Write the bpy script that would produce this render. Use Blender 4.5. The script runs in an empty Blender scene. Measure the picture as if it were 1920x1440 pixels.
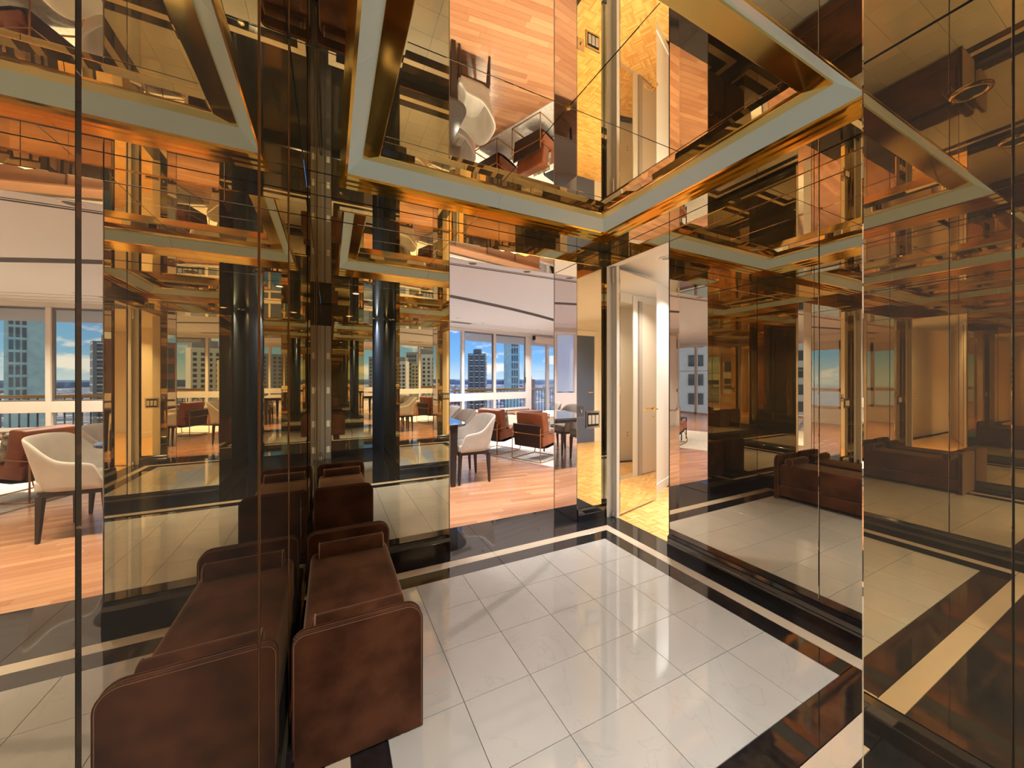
import bpy, bmesh, math, random
from mathutils import Vector, Matrix
random.seed(7)
sc = bpy.context.scene
COL = sc.collection
PI = math.pi
R = math.radians

# ------------------------------------------------------------------ camera, world, sun, exposure
FPX, YH, TH, CAMH = 681.7, 708.9, 0.4642, 1.311
cd = bpy.data.cameras.new('camera')
cam = bpy.data.objects.new('camera', cd)
COL.objects.link(cam)
cd.sensor_fit = 'HORIZONTAL'
cd.sensor_width = 36.0
cd.lens = FPX / 1920 * 36
cd.shift_y = (YH - 720) / 1920
cd.clip_start = 0.02
cd.clip_end = 14000
cam.location = (0, 0, CAMH)
cam.rotation_euler = (PI / 2, 0, -TH)
sc.camera = cam

sc.view_settings.view_transform = 'Standard'
sc.view_settings.look = 'None'
sc.view_settings.gamma = 1
sc.view_settings.use_curve_mapping = False
sc.view_settings.exposure = 0.35
cy = sc.cycles
cy.max_bounces = 22
cy.glossy_bounces = 20
cy.diffuse_bounces = 5
cy.transparent_max_bounces = 24
cy.sample_clamp_indirect = 6.0
cy.blur_glossy = 0.5
cy.use_denoising = True
try:
    cy.denoiser = 'OPENIMAGEDENOISE'
    cy.denoising_input_passes = 'RGB_ALBEDO_NORMAL'
except Exception:
    pass

W = bpy.data.worlds.new('sky')
sc.world = W
W.use_nodes = True
nt = W.node_tree
nt.nodes.clear()
N, L = nt.nodes, nt.links
tc = N.new('ShaderNodeTexCoord')
sep = N.new('ShaderNodeSeparateXYZ')
L.new(tc.outputs['Generated'], sep.inputs[0])
rmp = N.new('ShaderNodeValToRGB')
e = rmp.color_ramp.elements
e[0].position = 0.0; e[0].color = (0.50, 0.66, 0.80, 1)
e[1].position = 0.9; e[1].color = (0.045, 0.16, 0.55, 1)
x = e.new(0.05); x.color = (0.20, 0.46, 0.80, 1)
x = e.new(0.16); x.color = (0.075, 0.27, 0.72, 1)
L.new(sep.outputs['Z'], rmp.inputs[0])
# heaped clouds, flattened towards the horizon
mpw = N.new('ShaderNodeMapping')
mpw.inputs['Scale'].default_value = (1, 1, 2.6)
mpw.inputs['Location'].default_value = (.35, .1, .2)
L.new(tc.outputs['Generated'], mpw.inputs[0])
ns = N.new('ShaderNodeTexNoise')
ns.inputs['Scale'].default_value = 6.5
ns.inputs['Detail'].default_value = 9
ns.inputs['Roughness'].default_value = 0.55
L.new(mpw.outputs[0], ns.inputs['Vector'])
cr = N.new('ShaderNodeValToRGB')
cr.color_ramp.elements[0].position = 0.535; cr.color_ramp.elements[0].color = (0, 0, 0, 1)
cr.color_ramp.elements[1].position = 0.60; cr.color_ramp.elements[1].color = (1, 1, 1, 1)
L.new(ns.outputs['Fac'], cr.inputs[0])
mx = N.new('ShaderNodeMix'); mx.data_type = 'RGBA'
L.new(cr.outputs[0], mx.inputs['Factor'])
L.new(rmp.outputs[0], mx.inputs[6])
mx.inputs[7].default_value = (0.80, 0.82, 0.86, 1)
bg = N.new('ShaderNodeBackground'); bg.inputs[1].default_value = 1.0
L.new(mx.outputs[2], bg.inputs[0])
wo = N.new('ShaderNodeOutputWorld')
L.new(bg.outputs[0], wo.inputs[0])

sd = bpy.data.lights.new('sun', 'SUN')
sd.energy = 2.6
sd.color = (1.0, 0.93, 0.82)
sd.angle = R(1.0)
so = bpy.data.objects.new('sun', sd)
COL.objects.link(so)
so.rotation_euler = Vector((0.78, 0.30, 0.55)).to_track_quat('Z', 'Y').to_euler()

def lamp(loc, power, radius=0.05, color=(1, .985, .965), spread=110):
    """recessed ceiling lamps: a disc area light just under its housing"""
    d = bpy.data.lights.new('downlight_lamp', 'AREA')
    d.shape = 'DISK'
    d.size = radius * 2
    d.energy = power
    d.spread = R(spread)
    d.color = color
    o = bpy.data.objects.new('downlight_lamp', d)
    COL.objects.link(o)
    o.location = loc
    return o

# ------------------------------------------------------------------ materials
def srgb(r, g, b):
    f = lambda c: (c / 255 / 12.92) if c / 255 <= .04045 else ((c / 255 + .055) / 1.055) ** 2.4
    return (f(r), f(g), f(b), 1)

def mat(name, col, rough=.5, metal=0.0, spec=.5, ior=1.5, var=0, scale=8, bump=0, bscale=60, coat=0, sheen=0, col2=None, detail=4, stretch=None):
    m = bpy.data.materials.new(name)
    m.use_nodes = True
    t = m.node_tree
    b = t.nodes['Principled BSDF']
    c = col if len(col) == 4 else (*col, 1)
    b.inputs['Base Color'].default_value = c
    b.inputs['Roughness'].default_value = rough
    b.inputs['Metallic'].default_value = metal
    b.inputs['IOR'].default_value = ior
    b.inputs['Specular IOR Level'].default_value = spec
    b.inputs['Coat Weight'].default_value = coat
    b.inputs['Coat Roughness'].default_value = 0.03
    if sheen:
        b.inputs['Sheen Weight'].default_value = sheen
        b.inputs['Sheen Roughness'].default_value = .35
        b.inputs['Sheen Tint'].default_value = (1.0, .72, .5, 1)
    tcn = t.nodes.new('ShaderNodeTexCoord')
    src = tcn.outputs['Object']
    if stretch:
        mp = t.nodes.new('ShaderNodeMapping')
        mp.inputs['Scale'].default_value = stretch
        t.links.new(src, mp.inputs[0]); src = mp.outputs[0]
    if var or col2:
        n = t.nodes.new('ShaderNodeTexNoise')
        n.inputs['Scale'].default_value = scale
        n.inputs['Detail'].default_value = detail
        t.links.new(src, n.inputs['Vector'])
        r_ = t.nodes.new('ShaderNodeValToRGB')
        c2 = col2 if col2 else tuple(v * (1 - var) for v in c[:3]) + (1,)
        r_.color_ramp.elements[0].position = .35; r_.color_ramp.elements[0].color = c2
        r_.color_ramp.elements[1].position = .65; r_.color_ramp.elements[1].color = c
        t.links.new(n.outputs['Fac'], r_.inputs[0])
        t.links.new(r_.outputs[0], b.inputs['Base Color'])
    if bump:
        n = t.nodes.new('ShaderNodeTexNoise')
        n.inputs['Scale'].default_value = bscale
        n.inputs['Detail'].default_value = 3
        t.links.new(src, n.inputs['Vector'])
        bp = t.nodes.new('ShaderNodeBump')
        bp.inputs['Strength'].default_value = bump
        bp.inputs['Distance'].default_value = .01
        t.links.new(n.outputs['Fac'], bp.inputs['Height'])
        t.links.new(bp.outputs[0], b.inputs['Normal'])
    return m

def mirror_mat(name, col, rough=0.0, haze=.02):
    m = bpy.data.materials.new(name)
    m.use_nodes = True
    t = m.node_tree
    t.nodes.clear()
    g = t.nodes.new('ShaderNodeBsdfGlossy')
    g.inputs['Color'].default_value = (*col, 1)
    g.inputs['Roughness'].default_value = rough
    o = t.nodes.new('ShaderNodeOutputMaterial')
    d = t.nodes.new('ShaderNodeBsdfDiffuse')          # thin diffuse haze mixed over the mirror colour
    d.inputs['Color'].default_value = (.85, .78, .72, 1)
    ms = t.nodes.new('ShaderNodeMixShader')
    ms.inputs[0].default_value = haze
    t.links.new(g.outputs[0], ms.inputs[1]); t.links.new(d.outputs[0], ms.inputs[2])
    t.links.new(ms.outputs[0], o.inputs[0])
    return m

def glass_mat(name, tint=(1, 1, 1), refl=.05):
    m = bpy.data.materials.new(name)
    m.use_nodes = True
    t = m.node_tree
    t.nodes.clear()
    tr = t.nodes.new('ShaderNodeBsdfTransparent'); tr.inputs[0].default_value = (*tint, 1)
    g = t.nodes.new('ShaderNodeBsdfGlossy'); g.inputs['Roughness'].default_value = 0.0
    fr = t.nodes.new('ShaderNodeFresnel'); fr.inputs[0].default_value = 1.35
    mxs = t.nodes.new('ShaderNodeMixShader')
    t.links.new(fr.outputs[0], mxs.inputs[0])
    t.links.new(tr.outputs[0], mxs.inputs[1]); t.links.new(g.outputs[0], mxs.inputs[2])
    o = t.nodes.new('ShaderNodeOutputMaterial')
    t.links.new(mxs.outputs[0], o.inputs[0])
    return m

def emit_mat(name, col, s):
    m = bpy.data.materials.new(name)
    m.use_nodes = True
    t = m.node_tree
    b = t.nodes['Principled BSDF']
    b.inputs['Base Color'].default_value = (*col, 1)
    b.inputs['Emission Color'].default_value = (*col, 1)
    b.inputs['Emission Strength'].default_value = s
    b.inputs['Roughness'].default_value = .25
    return m

def wood_mat(name, c1, c2, rough=.25, grain=(3, 60, 1), spread=.5, coat=.0, lam=0):
    """plank wood: tone differs per object and per island, grain follows local x"""
    m = bpy.data.materials.new(name)
    m.use_nodes = True
    t = m.node_tree
    b = t.nodes['Principled BSDF']
    b.inputs['Roughness'].default_value = rough
    b.inputs['Coat Weight'].default_value = coat
    b.inputs['Coat Roughness'].default_value = .12
    oi = t.nodes.new('ShaderNodeObjectInfo')
    ge = t.nodes.new('ShaderNodeNewGeometry')
    ad = t.nodes.new('ShaderNodeMath'); ad.operation = 'ADD'
    t.links.new(oi.outputs['Random'], ad.inputs[0]); t.links.new(ge.outputs['Random Per Island'], ad.inputs[1])
    fr = t.nodes.new('ShaderNodeMath'); fr.operation = 'FRACT'
    t.links.new(ad.outputs[0], fr.inputs[0])
    if lam:      # narrow lamellas glued side by side inside one block
        t0 = t.nodes.new('ShaderNodeTexCoord')
        sp = t.nodes.new('ShaderNodeSeparateXYZ'); t.links.new(t0.outputs['Object'], sp.inputs[0])
        m1 = t.nodes.new('ShaderNodeMath'); m1.operation = 'MULTIPLY'; m1.inputs[1].default_value = lam
        m2 = t.nodes.new('ShaderNodeMath'); m2.operation = 'FLOOR'
        t.links.new(sp.outputs['Y'], m1.inputs[0]); t.links.new(m1.outputs[0], m2.inputs[0])
        m3 = t.nodes.new('ShaderNodeMath'); m3.operation = 'ADD'
        m4 = t.nodes.new('ShaderNodeMath'); m4.operation = 'MULTIPLY'; m4.inputs[1].default_value = 17.3
        t.links.new(ad.outputs[0], m4.inputs[0])
        t.links.new(m2.outputs[0], m3.inputs[0]); t.links.new(m4.outputs[0], m3.inputs[1])
        wn_ = t.nodes.new('ShaderNodeTexWhiteNoise'); wn_.noise_dimensions = '1D'
        t.links.new(m3.outputs[0], wn_.inputs['W'])
        fr = wn_
    tcn = t.nodes.new('ShaderNodeTexCoord')
    mp = t.nodes.new('ShaderNodeMapping'); mp.inputs['Scale'].default_value = grain
    t.links.new(tcn.outputs['Object'], mp.inputs[0])
    n = t.nodes.new('ShaderNodeTexNoise'); n.inputs['Scale'].default_value = 1.0; n.inputs['Detail'].default_value = 5
    t.links.new(mp.outputs[0], n.inputs['Vector'])
    mu = t.nodes.new('ShaderNodeMath'); mu.operation = 'MULTIPLY_ADD'
    mu.inputs[1].default_value = .6; 
    sb = t.nodes.new('ShaderNodeMath'); sb.operation = 'MULTIPLY_ADD'; sb.inputs[1].default_value = spread; sb.inputs[2].default_value = -.05
    t.links.new(fr.outputs['Value'] if lam else fr.outputs[0], sb.inputs[0])
    t.links.new(n.outputs['Fac'], mu.inputs[0]); t.links.new(sb.outputs[0], mu.inputs[2])
    r_ = t.nodes.new('ShaderNodeValToRGB')
    r_.color_ramp.elements[0].position = .15; r_.color_ramp.elements[0].color = c1
    r_.color_ramp.elements[1].position = .85; r_.color_ramp.elements[1].color = c2
    t.links.new(mu.outputs[0], r_.inputs[0])
    t.links.new(r_.outputs[0], b.inputs['Base Color'])
    return m

def marble_mat(name, c, vein, rough=.05):
    m = bpy.data.materials.new(name)
    m.use_nodes = True
    t = m.node_tree
    b = t.nodes['Principled BSDF']
    b.inputs['Roughness'].default_value = rough
    b.inputs['IOR'].default_value = 2.2
    b.inputs['Specular IOR Level'].default_value = .5
    oi = t.nodes.new('ShaderNodeObjectInfo')
    tcn = t.nodes.new('ShaderNodeTexCoord')
    ad = t.nodes.new('ShaderNodeVectorMath'); ad.operation = 'ADD'
    sc_ = t.nodes.new('ShaderNodeVectorMath'); sc_.operation = 'SCALE'; sc_.inputs[0].default_value = (7, 13, 5)
    t.links.new(oi.outputs['Random'], sc_.inputs['Scale'])
    t.links.new(tcn.outputs['Object'], ad.inputs[0]); t.links.new(sc_.outputs[0], ad.inputs[1])
    n = t.nodes.new('ShaderNodeTexNoise'); n.inputs['Scale'].default_value = 3.2; n.inputs['Detail'].default_value = 7
    n.inputs['Distortion'].default_value = 1.2
    t.links.new(ad.outputs[0], n.inputs['Vector'])
    r1 = t.nodes.new('ShaderNodeValToRGB')   # thin vein where the noise crosses its middle
    el = r1.color_ramp.elements
    el[0].position = .488; el[0].color = (0, 0, 0, 1)
    el[1].position = .51; el[1].color = (0, 0, 0, 1)
    k = el.new(.499); k.color = (1, 1, 1, 1)
    t.links.new(n.outputs['Fac'], r1.inputs[0])
    n2 = t.nodes.new('ShaderNodeTexNoise'); n2.inputs['Scale'].default_value = 2.2; n2.inputs['Detail'].default_value = 3
    t.links.new(ad.outputs[0], n2.inputs['Vector'])
    r2 = t.nodes.new('ShaderNodeValToRGB')
    r2.color_ramp.elements[0].position = .35; r2.color_ramp.elements[0].color = tuple(v * .90 for v in c[:3]) + (1,)
    r2.color_ramp.elements[1].position = .65; r2.color_ramp.elements[1].color = c
    t.links.new(n2.outputs['Fac'], r2.inputs[0])
    ml = t.nodes.new('ShaderNodeMath'); ml.operation = 'MULTIPLY'; ml.inputs[1].default_value = .12
    t.links.new(r1.outputs[0], ml.inputs[0])
    mm = t.nodes.new('ShaderNodeMix'); mm.data_type = 'RGBA'
    t.links.new(ml.outputs[0], mm.inputs['Factor'])
    t.links.new(r2.outputs[0], mm.inputs[6]); mm.inputs[7].default_value = vein
    t.links.new(mm.outputs[2], b.inputs['Base Color'])
    return m

M = {}
M['mirror'] = mirror_mat('bronze_mirror', (.86, .765, .555))
M['mirror_gold'] = mirror_mat('gold_ceiling_mirror', (.87, .75, .52))
M['mirror_dark'] = mirror_mat('dark_bronze_mirror', (.77, .68, .52))
M['mirror_hall'] = mirror_mat('clear_bronze_mirror', (.90, .82, .68))
M['mirror_pale'] = mirror_mat('pale_mirror', (.88, .86, .86))
M['brass'] = mat('polished_brass', srgb(252, 216, 134), rough=.09, metal=1.0)
M['brass_satin'] = mat('satin_brass', srgb(186, 134, 84), rough=.28, metal=1.0)
M['opal'] = emit_mat('opal_glass', (.34, .365, .30), .30)
M['backing'] = mat('dark_joint', (.012, .010, .009), rough=.6)
M['marble'] = marble_mat('cream_marble', srgb(198, 193, 187), srgb(120, 102, 86), rough=.045)
M['beige_marble'] = marble_mat('beige_marble', srgb(216, 196, 172), srgb(170, 140, 110), rough=.05)
M['granite'] = mat('black_granite', (.010, .010, .012), rough=.04, ior=2.1, col2=(.02, .019, .02, 1), scale=40, detail=6)
M['granite_base'] = mat('black_granite_skirting', (.012, .012, .014), rough=.07, ior=2.0)
M['velvet'] = mat('brown_velvet', srgb(104, 64, 45), rough=1.0, spec=.05, sheen=.8, col2=srgb(64, 36, 24), scale=7, detail=8, bump=.03, bscale=260)
M['piping'] = mat('brown_piping', srgb(158, 120, 96), rough=.6, sheen=.5)
M['steel'] = mat('brushed_steel', (.52, .49, .48), rough=.42, metal=.55, col2=(.40, .37, .36, 1), scale=3, stretch=(120, 120, 1.2))
M['label'] = mat('pale_reflection_paint', srgb(250, 246, 240), rough=.5)  # pale tone standing in for squares reflected in the steel
M['oak'] = wood_mat('oak_plank', srgb(150, 100, 70), srgb(186, 138, 102), rough=.22, grain=(4, 60, 4), spread=.55, coat=.25)
M['parquet'] = wood_mat('oak_parquet', srgb(205, 145, 72), srgb(240, 194, 122), rough=.2, grain=(6, 110, 4), spread=.6, coat=.25, lam=42.4)
M['white'] = mat('white_paint', srgb(232, 229, 224), rough=.55)
M['ceiling'] = mat('ceiling_paint', srgb(218, 219, 220), rough=.6)
M['slot'] = mat('dark_slot', srgb(60, 48, 44), rough=.6)
M['alu'] = mat('window_aluminium', srgb(214, 206, 198), rough=.4, metal=.15)
M['alu_dark'] = mat('window_track', srgb(120, 112, 108), rough=.4, metal=.4)
M['glass'] = glass_mat('window_glass')
_sm = bpy.data.materials.new('sheer_blind')
_sm.use_nodes = True
_t = _sm.node_tree
_t.nodes.clear()
_tl = _t.nodes.new('ShaderNodeBsdfTranslucent'); _tl.inputs[0].default_value = (.98, .98, .96, 1)
_df = _t.nodes.new('ShaderNodeBsdfDiffuse'); _df.inputs[0].default_value = (.9, .9, .86, 1)
_mx = _t.nodes.new('ShaderNodeMixShader'); _mx.inputs[0].default_value = .12
_o = _t.nodes.new('ShaderNodeOutputMaterial')
_t.links.new(_tl.outputs[0], _mx.inputs[1]); _t.links.new(_df.outputs[0], _mx.inputs[2]); _t.links.new(_mx.outputs[0], _o.inputs[0])
M['sheer'] = _sm
M['shade'] = mat('roller_blind', srgb(212, 198, 182), rough=.8)
M['ledge'] = wood_mat('brown_ledge_wood', srgb(104, 66, 42), srgb(150, 104, 68), rough=.35)
M['fabric'] = mat('light_grey_upholstery', srgb(190, 180, 168), rough=.85, col2=srgb(174, 164, 152), scale=4, sheen=.25, bump=.08, bscale=400)
M['leg'] = mat('dark_stained_wood', srgb(44, 36, 33), rough=.35)
M['table'] = mat('dark_polished_top', srgb(38, 32, 30), rough=.06, spec=.9, coat=1.0)
M['leather'] = mat('cognac_leather', srgb(164, 94, 50), rough=.5, col2=srgb(138, 74, 40), scale=6, bump=.1, bscale=160)
M['leather_dark'] = mat('dark_brown_leather', srgb(44, 24, 18), rough=.6)
M['rug'] = mat('cream_rug', srgb(222, 216, 208), rough=.95, col2=srgb(200, 194, 188), scale=30, bump=.3, bscale=200)
M['cream'] = mat('cream_sofa_fabric', srgb(224, 212, 192), rough=.9, bump=.1, bscale=200)
M['ochre'] = mat('ochre_cushion_fabric', srgb(214, 160, 78), rough=.9)
M['floral'] = mat('floral_cushion_fabric', srgb(222, 214, 196), rough=.9, col2=srgb(110, 116, 88), scale=18, detail=3)
M['bluedoor'] = mat('slate_blue_door_paint', srgb(80, 98, 138), rough=.4)
M['greypaint'] = mat('grey_door_edge', srgb(176, 166, 158), rough=.5)
M['plate'] = mirror_mat('bronze_switch_plate', (.52, .45, .38), .12)
M['rocker'] = mat('white_rocker', srgb(238, 232, 218), rough=.35)
M['blackmetal'] = mat('black_metal', (.015, .014, .013), rough=.4, metal=.6)
M['lens'] = emit_mat('lamp_lens', (1, .93, .8), 3.0)
M['lens_off'] = mat('lamp_aperture', (.03, .028, .026), rough=.3)
M['silver'] = mat('chrome', (.75, .74, .72), rough=.12, metal=1.0)

# ------------------------------------------------------------------ mesh helpers
def link(name, me, m=None, parent=None, smooth=False):
    o = bpy.data.objects.new(name, me)
    COL.objects.link(o)
    if m is not None and not me.materials:
        me.materials.append(m if not isinstance(m, str) else M[m])
    if parent is not None:
        o.parent = parent
    if smooth:
        for p in me.polygons: p.use_smooth = True
    return o

def box_data(x0, x1, y0, y1, z0, z1, bev=0.0, seg=2):
    bm = bmesh.new()
    vs = [bm.verts.new((x, y, z)) for z in (z0, z1) for y in (y0, y1) for x in (x0, x1)]
    for f in ((0, 2, 3, 1), (4, 5, 7, 6), (0, 1, 5, 4), (2, 6, 7, 3), (0, 4, 6, 2), (1, 3, 7, 5)):
        bm.faces.new([vs[i] for i in f])
    if bev > 0:
        bmesh.ops.bevel(bm, geom=bm.edges[:], offset=bev, segments=seg, profile=.6, affect='EDGES')
    bmesh.ops.recalc_face_normals(bm, faces=bm.faces[:])
    me = bpy.data.meshes.new('m')
    bm.to_mesh(me); bm.free()
    return me

def box(name, x0, x1, y0, y1, z0, z1, m, parent=None, bev=0.0, seg=2, smooth=False):
    """box whose origin sits at its own centre"""
    x0, x1 = min(x0, x1), max(x0, x1); y0, y1 = min(y0, y1), max(y0, y1); z0, z1 = min(z0, z1), max(z0, z1)
    cx, cy_, cz = (x0 + x1) / 2, (y0 + y1) / 2, (z0 + z1) / 2
    me = box_data(x0 - cx, x1 - cx, y0 - cy_, y1 - cy_, z0 - cz, z1 - cz, bev, seg)
    o = link(name, me, m, parent, smooth)
    o.location = (cx, cy_, cz)
    return o

def mesh(name, verts, faces, m, parent=None, smooth=False, bev=0, fix=True):
    me = bpy.data.meshes.new(name)
    me.from_pydata([tuple(v) for v in verts], [], faces)
    if fix or bev:
        bm = bmesh.new(); bm.from_mesh(me)
        if bev:
            bmesh.ops.bevel(bm, geom=bm.edges[:], offset=bev, segments=2, affect='EDGES')
        bmesh.ops.recalc_face_normals(bm, faces=bm.faces[:])
        bm.to_mesh(me); bm.free()
    return link(name, me, m, parent, smooth)

def prism(name, pts, z0, z1, m, parent=None, bev=0, smooth=False):
    n = len(pts)
    v = [(p[0], p[1], z0) for p in pts] + [(p[0], p[1], z1) for p in pts]
    f = [list(range(n))[::-1], list(range(n, 2 * n))] + [[i, (i + 1) % n, (i + 1) % n + n, i + n] for i in range(n)]
    return mesh(name, v, f, m, parent, smooth, bev)

def sweep(path, r, n=8, closed=False):
    """tube along a polyline; returns verts, faces"""
    P = [Vector(p) for p in path]
    V, F = [], []
    k = len(P)
    up = Vector((0, 0, 1))
    prev = None
    for i in range(k):
        a = P[(i - 1) % k] if (closed or i > 0) else P[i]
        b = P[(i + 1) % k] if (closed or i < k - 1) else P[i]
        t = (b - a).normalized()
        if prev is None:
            u = t.orthogonal().normalized()
        else:
            u = (prev - t * prev.dot(t))
            u = u.normalized() if u.length > 1e-5 else t.orthogonal().normalized()
        prev = u
        w = t.cross(u)
        for j in range(n):
            an = 2 * PI * j / n
            V.append(P[i] + (u * math.cos(an) + w * math.sin(an)) * r)
    for i in range(k if closed else k - 1):
        for j in range(n):
            F.append([i * n + j, i * n + (j + 1) % n, ((i + 1) % k) * n + (j + 1) % n, ((i + 1) % k) * n + j])
    if not closed:
        F.append(list(range(n))[::-1]); F.append([(k - 1) * n + j for j in range(n)])
    return V, F

def tube(name, path, r, m, parent=None, n=8, closed=False):
    V, F = sweep(path, r, n, closed)
    return mesh(name, V, F, m, parent, smooth=True)

def arc(p0, p1, p2, r, n=5):
    """round the corner p1 between p0 and p2"""
    p0, p1, p2 = Vector(p0), Vector(p1), Vector(p2)
    a = p1 + (p0 - p1).normalized() * r
    b = p1 + (p2 - p1).normalized() * r
    out = []
    for i in range(n + 1):
        t = i / n
        out.append((1 - t) ** 2 * a + 2 * t * (1 - t) * p1 + t * t * b)
    return out

def rpath(pts, r):
    out = [Vector(pts[0])]
    for i in range(1, len(pts) - 1):
        out += arc(pts[i - 1], pts[i], pts[i + 1], r)
    out.append(Vector(pts[-1]))
    return out

def join_boxes(name, boxes, m, parent=None):
    """boxes: (cx,cy,z0,hx,hy,z1,rot)"""
    V, F = [], []
    for (cx, cy_, z0, hx, hy, z1, a) in boxes:
        c, s = math.cos(a), math.sin(a)
        b = len(V)
        for z in (z0, z1):
            for (u, v) in ((-hx, -hy), (hx, -hy), (hx, hy), (-hx, hy)):
                V.append((cx + u * c - v * s, cy_ + u * s + v * c, z))
        F += [[b + 3, b + 2, b + 1, b], [b + 4, b + 5, b + 6, b + 7], [b, b + 1, b + 5, b + 4], [b + 1, b + 2, b + 6, b + 5],
              [b + 2, b + 3, b + 7, b + 6], [b + 3, b, b + 4, b + 7]]
    return mesh(name, V, F, m, parent, fix=False)

def empty(name, loc=(0, 0, 0), rz=0):
    o = bpy.data.objects.new(name, None)
    COL.objects.link(o)
    o.location = loc; o.rotation_euler = (0, 0, rz)
    o.empty_display_size = .1
    return o

def tag(o, label=None, cat=None, group=None, kind=None):
    if label: o['label'] = label
    if cat: o['category'] = cat
    if group: o['group'] = group
    if kind: o['kind'] = kind
    return o

def struct(o):
    o['kind'] = 'structure'
    return o

def copy_tree(o, parent=None):
    c = o.copy(); COL.objects.link(c)
    c.parent = parent
    for ch in list(o.children):
        copy_tree(ch, c)
    return c

# ------------------------------------------------------------------ plan of the place
XC, XB = -0.13, 2.33       # left mirror wall, right mirror wall
YA, YD = 2.70, 0.30        # back mirror wall, front mirror wall
YJ = 3.08                  # far side of the wide opening's jambs
HS, HC, HD = 2.51, 2.69, 2.36   # soffit, mirrored ceiling, door heads
OX0, OX1 = 0.816, 2.015    # wide opening in the back wall
DY0, DY1 = 1.955, 2.66     # doorway in the right wall
YE = -1.25                 # end wall of the vestibule behind the camera
ZL = 2.55                  # living room ceiling
SILL = 0.115
G = 0.0015                 # half joint between mirror panels

# ---- foyer floor: marble tiles, border strips (each piece an object)
floor = struct(box('floor', XC - .2, 2.42, -3.6, YJ - .002, -.06, -.012, 'backing'))
def slab(name, x0, x1, y0, y1, m, parent=None, top=0.0, g=.0011):
    o = box(name, x0 + g, x1 - g, y0 + g, y1 - g, -.012, top, m, None, bev=.0006, seg=1)
    p = parent or floor
    o.parent = p
    o.location = Vector(o.location) - Vector(p.location)
    return o
T = .3048
tx = [2.01 - T * i for i in range(6)] + [.188]
ty = [2.317 - T * i for i in range(5)] + [.786]
for i in range(6):
    for j in range(5):
        slab('marble_tile', tx[i + 1], tx[i], ty[j + 1], ty[j], 'marble')
def border(ins0, ins1, m, name):
    """ring of strips between two insets counted outward from the tile field"""
    X0, X1, Y0, Y1 = .188, 2.01, .786, 2.317
    a, b = ins0, ins1
    # back / front / left / right, cut into lengths
    for (y0, y1) in ((Y1 + a, Y1 + b), (Y0 - b, Y0 - a)):
        n = 2
        w = (X1 + b - X0 + b) / n
        for k in range(n):
            slab(name, X0 - b + w * k, X0 - b + w * (k + 1), y0, y1, m)
    for (x0, x1) in ((X0 - b, X0 - a), (X1 + a, X1 + b)):
        for k in range(2):
            h = (Y1 + a - Y0 + a) / 2
            slab(name, x0, x1, Y0 - a + h * k, Y0 - a + h * (k + 1), m)
border(0, .124, 'granite', 'granite_strip')
border(.124, .205, 'beige_marble', 'marble_strip')
# outer black field out to the walls, the wide opening and the doorway
slab('granite_slab', XC, 1.10, 2.522, YJ - .0, 'granite')
slab('granite_slab', 1.10, 2.42, 2.522, YJ, 'granite')
slab('granite_slab', 2.215, 2.42, .581, 1.6, 'granite')
slab('granite_slab', 2.215, 2.42, 1.6, 2.522, 'granite')
slab('granite_slab', XC, -.017, .581, 1.6, 'granite')
slab('granite_slab', XC, -.017, 1.6, 2.522, 'granite')
for k in range(4):
    slab('granite_slab', XC + (2.42 - XC) / 4 * k, XC + (2.42 - XC) / 4 * (k + 1), .27, .581, 'granite')
ys = [.27, -.35, -1.0, -1.6, -2.2, -2.8, -3.4]
for k in range(6):
    slab('granite_slab', XC, .38, ys[k + 1], ys[k], 'granite')
    slab('granite_slab', .38, .90, ys[k + 1], ys[k], 'granite')

# ---- mirrored walls: dark backing with separate mirror panels
TP = .006
def wall_root(name):
    return struct(empty(name))
def panel(parent, axis, plane, side, a0, a1, z0, z1, m='mirror', name='mirror_panel'):
    """axis 'y': panel lies in a plane of constant Y facing side*Y; 'x' likewise"""
    if axis == 'y':
        return box(name, a0 + G, a1 - G, plane, plane - side * TP, z0 + G, z1 - G, m, parent, bev=.0016, seg=1)
    return box(name, plane, plane - side * TP, a0 + G, a1 - G, z0 + G, z1 - G, m, parent, bev=.0016, seg=1)

wb = wall_root('wall_back')
def backing(parent, x0, x1, y0, y1, z0, z1):
    return box('wall_core', x0, x1, y0, y1, z0, z1, 'backing', parent)
e_ = TP + .0005
backing(wb, XC - .1, OX0 - e_, YA + e_, YJ - e_, 0, ZL)
backing(wb, OX1 + e_, XB, YA + e_, YJ - e_, 0, ZL)
backing(wb, OX0 - e_, OX1 + e_, YA + e_, YJ - e_, HD + e_, ZL)
panel(wb, 'y', YA, -1, XC, OX0, SILL, HD)
panel(wb, 'y', YA, -1, OX1, 2.318, SILL, HD)
panel(wb, 'y', YA, -1, 2.318, XB - .001, SILL, HD)
panel(wb, 'y', YA, -1, XC, .30, HD, HS)
panel(wb, 'y', YA, -1, .30, OX0, HD, HS)
panel(wb, 'y', YA, -1, OX0, 1.45, HD, HS)
panel(wb, 'y', YA, -1, 1.45, OX1, HD, HS)
panel(wb, 'y', YA, -1, OX1, 2.36, HD, HS)
panel(wb, 'x', OX1, -1, YA, YJ, 0.0, HD, 'mirror_pale', 'jamb_mirror')
panel(wb, 'x', OX0, 1, YA, YJ, 0.0, HD, 'mirror_pale', 'jamb_mirror')
box('head_mirror', OX0 + G, OX1 - G, YA + G, YJ - G, HD, HD + TP, 'mirror', wb, bev=.0016, seg=1)
tube('edge_trim', [(OX1 - .001, YJ - .002, 0), (OX1 - .001, YJ - .002, HD)], .004, 'silver', wb, n=6)
tube('edge_trim', [(OX1 - .001, YA + .001, 0), (OX1 - .001, YA + .001, HD)], .0025, 'silver', wb, n=6)
tube('edge_trim', [(OX0 + .001, YA + .001, 0), (OX0 + .001, YA + .001, HD)], .0025, 'silver', wb, n=6)

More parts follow.
